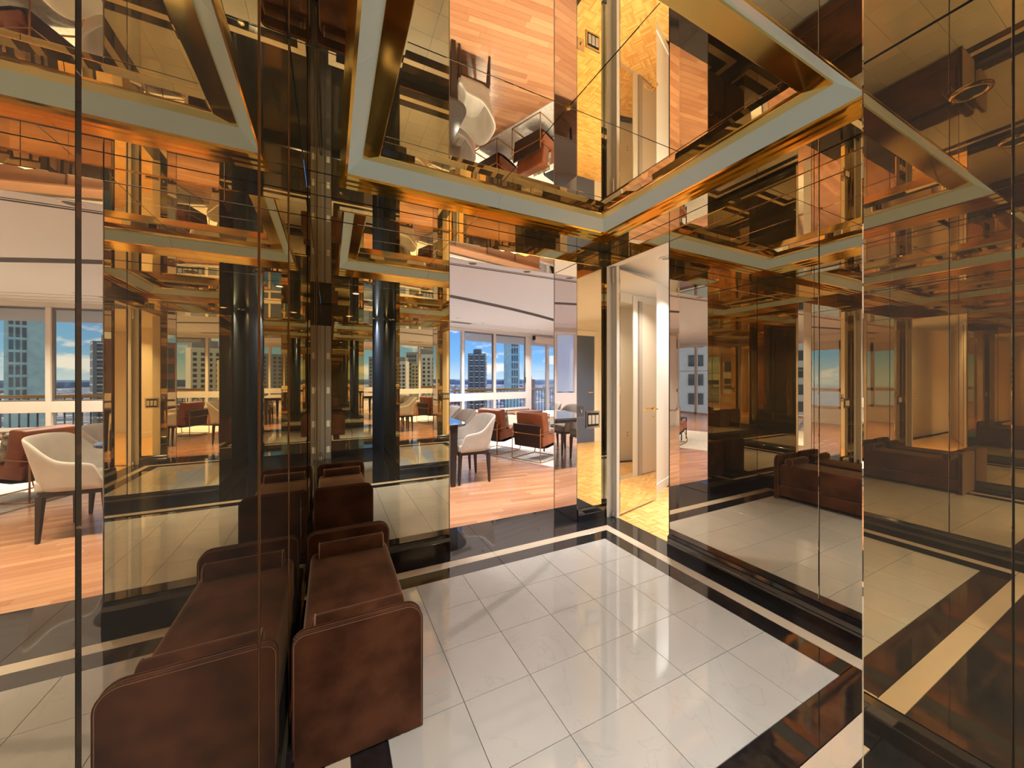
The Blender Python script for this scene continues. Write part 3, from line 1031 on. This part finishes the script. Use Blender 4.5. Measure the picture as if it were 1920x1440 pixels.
def grid_windows(rt, hx, hy, top, nx, nz, sx, sz, z1):
    for i in range(nx):
        for k in range(nz):
            u = -hx + 2 * hx * (i + .5) / nx
            z = z1 - k * sz * 1.75
            box('window', u - sx / 2, u + sx / 2, -hy - .15, -hy + .1, z - sz, z, 'winA', rt)
# pale blocks seen in the mirrors through the wide opening
rt, hx, hy, top = tower('pale_tower', 790, 826, 664, 150, 'pale_a', 'tall cream apartment block with a grid of dark windows and stepped grey top')
box('top_storey', -hx * .8, hx * .9, -hy * .8, hy * .8, top, top + 2.4, 'pale_b', rt)
box('plant_room', -hx * .4, hx * .5, -hy * .5, hy * .5, top + 2.4, top + 4.6, 'pale_b', rt)
grid_windows(rt, hx, hy, top, 4, 9, .95, 1.0, top - 1.6)
rt, hx, hy, top = tower('grey_tower', 768, 792, 660, 185, 'pale_b', 'grey office tower behind the yellow block')
grid_windows(rt, hx, hy, top, 5, 8, .9, 1.2, top - 1.5)
rt, hx, hy, top = tower('yellow_block', 778, 791, 681, 140, 'pale_c', 'narrow yellow block beside the cream apartment tower')
grid_windows(rt, hx, hy, top, 2, 7, .7, .8, top - 1.0)
rt, hx, hy, top = tower('pale_block', 738, 768, 677, 150, 'pale_a', 'pale stepped apartment block left of the grey tower')
box('top_storey', -hx * .6, hx * .9, -hy * .8, hy * .8, top, top + 1.8, 'pale_b', rt)
grid_windows(rt, hx, hy, top, 4, 8, .95, .9, top - 1.4)
rt, hx, hy, top = tower('slender_block', 700, 738, 668, 190, 'pale_b', 'slender grey apartment block left of the stepped pale one')
grid_windows(rt, hx, hy, top, 5, 8, 1.0, 1.1, top - 1.4)
# neighbours beyond the side windows, seen in the right mirror wall
# beyond the left-hand window, seen in the right mirror wall
for k, (x, y, s, hgt, m_, lb) in enumerate((
        (-62, 50, 13, 16, 'pale_a', 'cream neighbour block beyond the left window, nearest one'),
        (-52, 74, 11, 8, 'pale_b', 'grey neighbour block with window bands beyond the left window'),
        (-90, 96, 18, 14, 'pale_a', 'farther cream neighbour block beyond the left window'),
        (-40, 100, 12, 9, 'red', 'red brick neighbour block beyond the far left windows'),
        (84, 44, 10, 8, 'pale_a', 'plain cream block beyond the right-hand glass doors'),
        (56, 54, 10, 10, 'pale_a', 'cream block with a grid of dark windows beyond the right-hand glass doors'))):
    rt = empty('neighbour_block', (x, y, GZ), R(52 - 6 * k) if k < 4 else R(-52))
    top = hgt - GZ
    box('tower_body', -s, s, -s * .7, s * .7, 0, top, m_, rt)
    tag(rt, lb, 'building')
    for i in range(5):
        for j in range(6):
            u = -s + 2 * s * (i + .5) / 5
            for sy in (-1,):
                box('window', u - s * .12, u + s * .12, sy * s * .7 - .15, sy * s * .7 + .1, top - 3.2 - j * 3.4, top - 1.2 - j * 3.4, 'winA', rt)

# ------------------------------------------------------------------ hall behind the doorway
hall = struct(prism('floor_hall', [(2.42, -.6), (7.2, -.6), (7.2, 3.3), (2.42, 3.3)], -.06, -.010, 'backing'))
blocks = []
BS = .118
nx_, ny_ = 40, 33
for i in range(nx_):
    for j in range(ny_):
        x, y = 2.42 + BS * i, 3.25 - BS * (j + 1)
        blocks.append((math.hypot(x - 2.7, y - 2.3), x, y, (i + j) % 2))
blocks.sort(key=lambda t: t[0])
pm = box_data(-BS / 2 + .0006, BS / 2 - .0006, -BS / 2 + .0006, BS / 2 - .0006, -.010, 0)
pm.materials.append(M['parquet'])
for d, x, y, o_ in blocks[:290]:
    o = link('parquet_block', pm, None, hall)
    o.location = (x + BS / 2, y + BS / 2, 0); o.rotation_euler = (0, 0, PI / 2 * o_)
tag(join_boxes('parquet_blocks', [(x + BS / 2, y + BS / 2, -.010, BS / 2 - .0006, BS / 2 - .0006, 0, 0) for d, x, y, o_ in blocks[290:]], 'parquet', hall), kind='stuff')
ZH = 2.42
wh = struct(empty('wall_hall'))
box('hall_ceiling', 2.418, 7.2, -.6, 3.22, ZH, ZH + .05, 'ceiling', wh)
# angled wall running away behind the open leaf
def wall_seg(name, x0, y0, x1, y1, z0, z1, t, m, parent):
    a, b = Vector((x0, y0, 0)), Vector((x1, y1, 0))
    d = (b - a).normalized(); q = Vector((-d.y, d.x, 0)) * t
    return prism(name, [a[:2], b[:2], (b + q)[:2], (a + q)[:2]], z0, z1, m, parent)
wall_seg('wall_panel', 2.418, 2.80, 3.05, 2.86, 0, ZH, .08, 'white', wh)
wall_seg('wall_panel', 3.05, 2.86, 3.85, 3.19, 0, ZH, .05, 'white', wh)
wall_seg('skirting', 3.05, 2.848, 3.85, 3.178, 0, .10, .012, 'white', wh)
wall_seg('wall_panel', 3.85, 3.19, 7.2, 3.19, 0, ZH, .05, 'white', wh)
box('wall_panel', 7.1, 7.2, -.6, 3.2, 0, ZH, 'white', wh)
box('wall_panel', 2.418, 4.0, -.62, -.55, 0, ZH, 'white', wh)
box('wall_panel', 4.95, 7.2, -.62, -.55, 0, ZH, 'white', wh)
box('wall_panel', 4.0, 4.95, -.62, -.55, 2.27, ZH, 'white', wh)
box('wall_panel', 2.418, 2.43, -.6, DY0 - .1, 0, ZH, 'white', wh)
box('skirting', 2.43, 2.442, -.55, DY0 - .12, 0, .10, 'white', wh)
box('door_casing', 2.418, 2.434, DY0 - .085, DY0 - .002, 0, HD + .03, 'white', wh)
box('door_casing', 2.418, 2.434, DY1 + .002, DY1 + .085, 0, HD + .03, 'white', wh)
box('skirting', 2.43, 4.0, -.55, -.535, 0, .12, 'white', wh)
box('skirting', 4.95, 7.1, -.55, -.535, 0, .12, 'white', wh)

cw = struct(empty('wall_corridor', (3.55, 2.17, 0), R(19.5)))
box('wall_panel', 0, 2.2, -.12, 0, 0, ZH, 'white', cw)
box('dark_mirror', .07, .38, 0, .012, .06, 2.29, 'mirror_dark', cw)
box('mirror_frame', .02, .07, 0, .02, 0, 2.31, 'white', cw, bev=.003)
box('mirror_frame', .38, .47, 0, .02, 0, 2.40, 'white', cw, bev=.003)
box('closet_post', .50, .565, 0, .03, 0, 2.34, 'greypaint', cw, bev=.003)
box('closet_door', .57, 1.25, 0, .022, .02, 2.32, 'shade', cw, bev=.003)
box('closet_door', 1.27, 1.95, 0, .022, .02, 2.32, 'shade', cw, bev=.003)

# slate blue door with frame and brass lever, seen in the mirror beside the doorway
bd = struct(empty('door_2', (4.0, -.55, 0)))
box('door_leaf', .08, .87, -.03, .01, .005, 2.17, 'bluedoor', bd, bev=.003)
box('door_frame', 0, .08, -.03, .03, 0, 2.27, 'white', bd, bev=.003)
box('door_frame', .87, .95, -.03, .03, 0, 2.27, 'white', bd, bev=.003)
box('door_frame', .08, .87, -.03, .03, 2.17, 2.27, 'white', bd, bev=.003)
tube('lever_handle', rpath([(.80, .01, 1.02), (.80, .06, 1.02), (.68, .06, 1.02)], .015), .009, 'brass', bd)

# the open mirrored leaf
la = math.atan2(2.791 - 2.622, 3.138 - 2.467)
leaf = struct(empty('door_3', (2.455, 2.622, 0), la))
LW = .70
box('leaf_core', .0, LW, .006, .046, .012, 2.345, 'white', leaf)
box('leaf_edge', -.004, .0, .004, .048, .012, 2.345, 'greypaint', leaf)
box('mirror_face', .004, LW - .002, 0, .006, .020, 2.34, 'mirror_hall', leaf, bev=.0016, seg=1)
box('mirror_face', .004, LW - .002, .046, .052, .020, 2.34, 'mirror_hall', leaf)
hd = empty('x')
bpy.data.objects.remove(hd)
# lever handle on a rose with keyhole plate
def disc(name, c, r, t, m, parent, n=16):
    V = [(c[0] + r * math.cos(2 * PI * k / n), c[1], c[2] + r * math.sin(2 * PI * k / n)) for k in range(n)]
    V += [(v[0], v[1] - t, v[2]) for v in V]
    return mesh(name, V, [list(range(n)), list(range(n, 2 * n))[::-1]] + [[i, (i + 1) % n, (i + 1) % n + n, i + n] for i in range(n)], m, parent)
disc('handle_rose', (LW - .06, 0, .985), .024, .008, 'brass', leaf)
tube('lever_handle', rpath([(LW - .06, -.006, .985), (LW - .06, -.045, .985), (LW - .13, -.050, .990), (LW - .165, -.048, .978)], .015), .0085, 'brass', leaf)
disc('keyhole_plate', (LW - .06, 0, .90), .012, .005, 'brass', leaf)
for z in (.22, 1.15, 2.12):
    tube('hinge', [(-.006, .004, z), (-.006, .004, z + .09)], .007, 'brass', leaf, n=8)
# white frame post at the hinge side
fr = struct(empty('trim_1'))
box('frame_post', 2.395, 2.428, 2.600, 2.66, .0, HD, 'white', fr, bev=.003)
box('pivot_bracket', 2.375, 2.395, 2.618, 2.640, .005, .05, 'silver', fr, bev=.003)
box('pivot_bracket', 2.375, 2.395, 2.618, 2.640, HD - .16, HD - .01, 'silver', fr, bev=.003)

downlight('ceiling_downlight', 2.78, 2.36, ZH - .001, False, r=.05, power=8, spread=78,
          label='round recessed light in the hall ceiling just inside the doorway')
for k, (x, y) in enumerate(((3.9, 1.2), (5.6, 1.2), (3.6, .1), (3.75, 2.72))):  # the last lamp is added to brighten the corridor
    downlight('ceiling_downlight', x, y, ZH - .001, False, r=.06, power=(22, 22, 22, 11)[k], spread=130,
              label='recessed lamp farther inside the hall ceiling, %s' % ('near the white end wall', 'in the far end of the hall', 'before the slate blue door', 'added to brighten the corridor beside the angled wall')[k], group='lit lamps of the hall')

# wall outlet in the hall
ol = empty('wall_outlet', (4.4, 3.189, .42))
box('plate', -.035, .035, -.006, 0, -.058, .058, 'rocker', ol, bev=.003)
for z in (-.025, .025):
    box('socket', -.012, .012, -.009, -.005, z - .012, z + .012, 'greypaint', ol, bev=.002)
tag(ol, 'white wall outlet low on the white hall wall', 'outlet')

# ------------------------------------------------------------------ switch plates beside the doorway
sw = empty('light_switch', (2.055, YA, 1.007))
box('plate', -.040, .040, -.005, 0, -.055, .055, 'plate', sw, bev=.002)
box('toggle', -.006, .006, -.016, -.004, -.014, .012, 'rocker', sw, bev=.002)
for z in (-.032, .032):
    box('screw', -.003, .003, -.0065, -.004, z - .003, z + .003, 'silver', sw)
tag(sw, 'small single toggle light switch at the left edge of the mirror pier', 'light switch')
s3 = empty('rocker_switch', (2.195, YA, .925))
box('plate', -.082, .082, -.006, 0, -.080, .080, 'plate', s3, bev=.002)
box('recess', -.066, .066, -.0075, -.005, -.062, .062, 'backing', s3)
for k in range(3):
    box('rocker', -.060 + k * .043, -.026 + k * .043, -.013, -.006, -.042, .040, 'rocker', s3, bev=.003)
tag(s3, 'large three-rocker switch plate with white rockers on the mirror pier', 'light switch')

# ------------------------------------------------------------------ velvet bench
bench = empty('bench', (.10, 1.82, 0))
BX0, BX1 = -.205, .207          # local x, bench touches the left mirror wall
BY0, BY1 = -.445, .455
HB = .463
def end_panel(y0, y1):
    pts = []
    r = .055
    x0, x1 = BX0, BX1
    prof = [(x0, .012), (x1, .012), (x1, HB - r)]
    for k in range(1, 7):
        a = PI / 2 * k / 6
        prof.append((x1 - r + r * math.cos(a), HB - r + r * math.sin(a)))
    for k in range(0, 7):
        a = PI / 2 + PI / 2 * k / 6
        prof.append((x0 + r * .6 + r * .6 * math.cos(a), HB - r * .6 + r * .6 * math.sin(a)))
    n = len(prof)
    V = [(x, y, z) for y in (y0, y1) for x, z in prof]
    F = [list(range(n)), list(range(n, 2 * n))[::-1]] + [[i, (i + 1) % n, (i + 1) % n + n, i + n] for i in range(n)]
    o = mesh('end_panel', V, F, 'velvet', bench, bev=.006, smooth=False)
    for yy in (y0 + .003, y1 - .003):
        path = [(x, yy, z) for x, z in prof[1:]] + [(x0, yy, .012)]
        tube('piping', path, .0035, 'piping', o, n=6)
    return o
end_panel(BY0, BY0 + .032)
end_panel(BY1 - .032, BY1)
box('seat_cushion', BX0 + .012, BX1 - .012, BY0 + .034, BY1 - .034, .15, .372, 'velvet', bench, bev=.045, seg=6, smooth=True)
box('seat_base', BX0 + .02, BX1 - .02, BY0 + .033, BY1 - .033, .035, .15, 'velvet', bench, bev=.01)
def bolster(yc):
    n = 20
    V, F = [], []
    xs = [BX0 + .05, BX0 + .056, BX0 + .07, BX1 - .058, BX1 - .044, BX1 - .038]
    rs = [.80, .96, 1.0, 1.0, .96, .80]
    zc = .372 + .033
    for x, s in zip(xs, rs):
        for k in range(n):
            a = 2 * PI * k / n
            ca, sa = math.cos(a), math.sin(a)
            V.append((x, yc + .037 * s * abs(ca) ** .8 * (1 if ca > 0 else -1), zc + .037 * s * abs(sa) ** .7 * (1 if sa > 0 else -1)))
    m_ = len(xs)
    for i in range(m_ - 1):
        for k in range(n):
            F.append([i * n + k, i * n + (k + 1) % n, (i + 1) * n + (k + 1) % n, (i + 1) * n + k])
    F += [list(range(n)), [(m_ - 1) * n + k for k in range(n)][::-1]]
    o = mesh('bolster', V, F, 'velvet', bench, smooth=True)
    for x in (xs[1], xs[-2]):
        path = [(x, yc + .037 * abs(math.cos(a)) ** .8 * (1 if math.cos(a) > 0 else -1), zc + .037 * abs(math.sin(a)) ** .7 * (1 if math.sin(a) > 0 else -1)) for a in [2 * PI * k / 20 for k in range(20)]]
        tube('piping', path, .0032, 'piping', o, n=6, closed=True)
    return o
bolster(BY0 + .128)
bolster(BY1 - .120)
for sx in (BX0 + .05, BX1 - .05):
    for sy in (BY0 + .016, BY1 - .016):
        box('foot', sx - .012, sx + .012, sy - .012, sy + .012, 0, .014, 'leg', bench)
tag(bench, 'brown velvet bench with raised end panels and two bolsters against the left mirror wall', 'bench')

# ------------------------------------------------------------------ dining table and chairs
tb = empty('dining_table', (.97, 5.45, 0))
def rrect(hx, hy, r, n=8):
    out = []
    for (sx, sy, a0) in ((1, 1, 0), (-1, 1, 90), (-1, -1, 180), (1, -1, 270)):
        for k in range(n + 1):
            a = R(a0 + 90 * k / n)
            out.append((sx * (hx - r) + r * math.cos(a), sy * (hy - r) + r * math.sin(a)))
    return out
prism('table_top', rrect(.565, 1.27, .2), .728, .752, 'table', tb, bev=.004)
prism('apron', rrect(.36, 1.15, .03), .672, .728, 'leg', tb)
def taper_leg(name, x, y, z1, w1, w0, dx, dy, m, parent):
    V = []
    for z, w, ox, oy in ((0, w0, dx, dy), (z1, w1, 0, 0)):
        for (u, v) in ((-1, -1), (1, -1), (1, 1), (-1, 1)):
            V.append((x + ox + u * w / 2, y + oy + v * w / 2, z))
    return mesh(name, V, [[3, 2, 1, 0], [4, 5, 6, 7], [0, 1, 5, 4], [1, 2, 6, 5], [2, 3, 7, 6], [3, 0, 4, 7]], m, parent, bev=.004)
for sx in (-1, 1):
    for sy in (-1, 1):
        taper_leg('leg', sx * .362, sy * 1.205, .73, .090, .052, -sx * .003, 0, 'leg', tb)
tag(tb, 'long dark dining table with a glossy rounded top and tapered legs', 'table')

def shell_mesh():
    """wrap-around chair shell, front of the chair towards +x"""
    V, F = [], []
    n = 36
    path = []
    a_, b_ = .27, .285
    for k in range(n + 1):
        t = -1 + 2 * k / n
        if abs(t) > .62:
            s = (abs(t) - .62) / .38
            path.append((.02 + s * .17, math.copysign(b_, t), abs(t)))
        else:
            ph = t / .62 * PI / 2
            c, s = abs(math.cos(ph)) ** (2 / 3.2), abs(math.sin(ph)) ** (2 / 3.2)
            path.append((.02 - a_ * c, math.copysign(b_ * s, ph), abs(t)))
    def topz(t):
        if t < .26: return .845 - .015 * (t / .26) ** 2
        if t < .62:
            s = (t - .26) / .36
            s = s * s * (3 - 2 * s)
            return .83 - s * .19
        if t < .86: return .64 - .02 * (t - .62) / .24
        s = (t - .86) / .14
        return .62 - .15 * s ** 1.6
    rows = 7
    nrm = []
    for i, (x, y, t) in enumerate(path):
        x0, y0, _ = path[max(i - 1, 0)]; x1, y1, _ = path[min(i + 1, n)]
        d = Vector((x1 - x0, y1 - y0)).normalized()
        nrm.append((d.y, -d.x))
    for side in (0, 1):
        for i, (x, y, t) in enumerate(path):
            nx, ny = nrm[i]
            # outward is away from the seat centre
            if nx * (x - .05) + ny * y < 0: nx, ny = -nx, -ny
            zt = topz(t)
            for r_ in range(rows):
                f = r_ / (rows - 1)
                z = .40 + (zt - .40) * f
                lean = .075 * max(0, (z - .45) / .4) * (1 - min(1, t / .62) ** 2) + .02 * f
                off = (.0 if side == 0 else -.034) 
                if f > .99: off *= .6 if side else 1
                V.append((x + nx * (lean + off), y + ny * (lean + off), z - (.004 if (side == 0 and f > .99) else 0)))
    m_ = (n + 1) * rows
    for i in range(n):
        for r_ in range(rows - 1):
            a = i * rows + r_
            F.append([a, a + 1, a + rows + 1, a + rows])
            F.append([m_ + a, m_ + a + rows, m_ + a + rows + 1, m_ + a + 1])
        a = i * rows + rows - 1
        F.append([a, m_ + a, m_ + a + rows, a + rows])
        a = i * rows
        F.append([a, a + rows, m_ + a + rows, m_ + a])
    for r_ in range(rows - 1):
        F.append([r_, m_ + r_, m_ + r_ + 1, r_ + 1])
        a = n * rows + r_
        F.append([a, a + 1, m_ + a + 1, m_ + a])
    return V, F

def make_chair():
    root = empty('dining_chair')
    V, F = shell_mesh()
    o = mesh('shell', V, F, 'fabric', root, smooth=True)
    md = o.modifiers.new('s', 'SUBSURF'); md.levels = 1; md.render_levels = 1
    box('seat_cushion', -.222, .210, -.25, .25, .40, .485, 'fabric', root, bev=.025, seg=4, smooth=True)
    prism('seat_frame', rrect(.212, .262, .04), .365, .402, 'leg', root, bev=.003)
    for sx in (-1, 1):
        for sy in (-1, 1):
            taper_leg('leg', sx * .185, sy * .235, .37, .046, .024, sx * .012 if sx > 0 else -.015, sy * .005, 'leg', root)
    return root
ch0 = make_chair()
first = True
grp = 'light grey armchairs around the dining table'
spots = [
    (1.605, 4.485, PI, 'light grey upholstered dining armchair at the near right end of the dining table'),
    (1.605, 5.20, PI, 'light grey dining armchair behind the nearest one on the right of the table'),
    (1.605, 5.92, PI, 'light grey dining armchair at the far right end of the dining table'),
    (.335, 4.62, 0, 'light grey dining armchair on the left of the table, nearest the mirror wall'),
    (.335, 5.34, 0, 'light grey dining armchair in the middle of the left side of the table'),
    (.335, 6.06, 0, 'light grey dining armchair at the far left end of the dining table'),
]
for (x, y, rz, lb) in spots:
    c = ch0 if first else copy_tree(ch0)
    first = False
    c.location = (x, y, 0); c.rotation_euler = (0, 0, rz)
    tag(c, lb, 'chair', grp)

# ------------------------------------------------------------------ lounge chairs, local +x is the front
def make_lounge():
    root = empty('lounge_chair')
    w, d = .285, .60
    r = .0075
    for s in (-1, 1):
        # rear upright that bends forward into the arm line, and the floor runner turning up at the front
        tube('frame_side', rpath([(0, s * w, .009), (0, s * w, .515), (.07, s * w * .92, .53)], .03), r, 'brass_satin', root)
        tube('floor_runner', rpath([(0, s * w, .009), (d, s * w, .009), (d + .02, s * w, .09), (d - .06, s * (w - .05), .26)], .035), r, 'brass_satin', root)
    tube('back_bar', rpath([(.30, -w - .01, .47), (.0, -w, .435), (-.015, -w, .43), (-.015, w, .43), (0, w, .435), (.30, w + .01, .47)], .03), r * .9, 'brass_satin', root)
    tube('rear_rail', [(0, -w, .009), (0, w, .009)], r, 'brass_satin', root)
    tube('front_rail', [(d, -w, .012), (d, w, .012)], r, 'brass_satin', root)
    # dark sling under and behind
    V = []
    prof = [(.0, .565), (.045, .215), (.20, .200), (.45, .235), (.66, .30)]
    for s in (-1, 1):
        for (x, z) in prof: V.append((x, s * (w - .018), z))
    for s in (-1, 1):
        for (x, z) in prof: V.append((x + .012, s * (w - .018), z + .010))
    n = len(prof)
    F = []
    for i in range(n - 1):
        F.append([i, i + 1, n + i + 1, n + i]); F.append([2 * n + i, 3 * n + i, 3 * n + i + 1, 2 * n + i + 1])
        F.append([i, 2 * n + i, 2 * n + i + 1, i + 1]); F.append([n + i, n + i + 1, 3 * n + i + 1, 3 * n + i])
    F += [[0, n, 3 * n, 2 * n], [n - 1, 3 * n - 1, 4 * n - 1, 2 * n - 1]]
    mesh('leather_sling', V, F, 'leather_dark', root)
    # thick cushions
    def cush(name, x0, x1, z0, z1, rot, px, pz):
        me = box_data(x0, x1, -w + .012, w - .012, z0, z1, .035, 4)
        me.transform(Matrix.Translation((px, 0, pz)) @ Matrix.Rotation(rot, 4, 'Y'))
        return link(name, me, 'leather', root, smooth=True)
    cush('seat_cushion', 0, .56, 0, .15, R(-7), .10, .225)
    cush('back_cushion', 0, .15, 0, .42, R(-8), .13, .33)
    return root
lc = make_lounge()
la_ = math.atan2(.379, .925)
B0 = Vector(((2.647 + 2.866) / 2, (5.288 + 4.754) / 2, 0))
A0 = Vector(((2.522 + 2.303) / 2, (5.598 + 6.132) / 2, 0))
g2 = 'cognac leather lounge chairs on brass frames'
lc.location = B0; lc.rotation_euler = (0, 0, la_)
tag(lc, 'cognac leather lounge chair with brass tube frame, the right one nearest the glass door', 'armchair', g2)
l2 = copy_tree(lc)
l2.location = A0
tag(l2, 'cognac leather lounge chair with brass tube frame, half hidden behind the nearest dining chair', 'armchair', g2)

# floral scatter cushions on both chairs
def cushion_mesh(w, t, puff=1.0):
    n = 10
    V, F = [], []
    for s in (-1, 1):
        for i in range(n + 1):
            for j in range(n + 1):
                u, v = -1 + 2 * i / n, -1 + 2 * j / n
                k = max(0, (1 - u ** 4) * (1 - v ** 4)) ** .5
                V.append((u * w / 2 * (1 - .06 * (1 - abs(v))), v * w / 2 * (1 - .06 * (1 - abs(u))), s * t / 2 * k))
    m_ = (n + 1) ** 2
    for i in range(n):
        for j in range(n):
            a = i * (n + 1) + j
            F.append([a, a + n + 1, a + n + 2, a + 1][::-1]); F.append([m_ + a, m_ + a + 1, m_ + a + n + 2, m_ + a + n + 1][::-1])
    return V, F
def cushion(name, loc, rot, w, t, m, label, group=None):
    V, F = cushion_mesh(w, t)
    o = mesh(name, V, F, m, None, smooth=True)
    bm = bmesh.new(); bm.from_mesh(o.data)
    bmesh.ops.remove_doubles(bm, verts=bm.verts[:], dist=1e-5)
    bmesh.ops.recalc_face_normals(bm, faces=bm.faces[:])
    bm.to_mesh(o.data); bm.free()
    o.location = loc; o.rotation_euler = rot
    tag(o, label, 'cushion', group)
    return o
fw = Vector((.925, .379, 0)); sd_ = Vector((.379, -.925, 0))
for base, lb, s in ((B0, 'floral scatter cushion on the lounge chair nearest the glass door', .07),
                    (A0, 'floral scatter cushion on the lounge chair behind the dining chair', .07)):
    p = base + fw * .345 + sd_ * s
    cushion('floral_cushion', (p.x, p.y, .575), (0, R(80), la_), .33, .11, 'floral', lb)

# rug
rp = []
o0 = B0 - fw * .04 + sd_ * 1.5
rug_pts = [o0, o0 - sd_ * 4.1, o0 - sd_ * 4.1 + fw * 2.5, o0 + fw * 2.5]
rug = prism('rug', [p[:2] for p in rug_pts], .0005, .009, 'rug')
tag(rug, 'large cream rug under the lounge chairs', 'rug')
for o in (lc, l2): o.location.z = .009

# curved cream sofa beyond the chairs
sf = empty('sofa', (4.55, 6.75, .0), la_ + R(8))
def sofa_prof(r0, r1, z0, z1, name, m, a0=-52, a1=52, n=18, bev=.03):
    pts = [(1.6 - r1 * math.cos(R(a0 + (a1 - a0) * k / n)), r1 * math.sin(R(a0 + (a1 - a0) * k / n))) for k in range(n + 1)]
    pts += [(1.6 - r0 * math.cos(R(a1 - (a1 - a0) * k / n)), r0 * math.sin(R(a1 - (a1 - a0) * k / n))) for k in range(n + 1)]
    return prism(name, pts, z0, z1, m, sf)
sofa_prof(.85, 1.60, .03, .24, 'sofa_base', 'cream')
sofa_prof(.86, 1.45, .24, .38, 'seat_cushion', 'cream')
sofa_prof(1.38, 1.62, .24, .47, 'backrest', 'cream')
sf.rotation_euler = (0, 0, la_ + R(60))
tag(sf, 'low curved cream sofa beyond the lounge chairs below the windows', 'sofa')
for k, (dx_, dy_, rz, m_, lb) in enumerate((
        (4.05, 7.35, 20, 'ochre', 'ochre square cushion leaning at the left end of the cream sofa'),
        (4.70, 7.25, -15, 'cream', 'cream square cushion leaning on the cream sofa'),)):
    cushion('scatter_cushion', (dx_, dy_, .47), (R(8), 0, R(rz)), .40, .12, m_, lb)

# black side table at the edge of the opening
st = empty('side_table', (3.62, 5.42, .009), la_)
prism('table_top', rrect(.18, .18, .02), .445, .46, 'blackmetal', st)
for sx in (-1, 1):
    for sy in (-1, 1):
        box('leg', sx * .17 - .009, sx * .17 + .009, sy * .17 - .009, sy * .17 + .009, 0, .446, 'blackmetal', st)
tag(st, 'small black metal side table beside the lounge chair, at the edge of the mirror jamb', 'table')
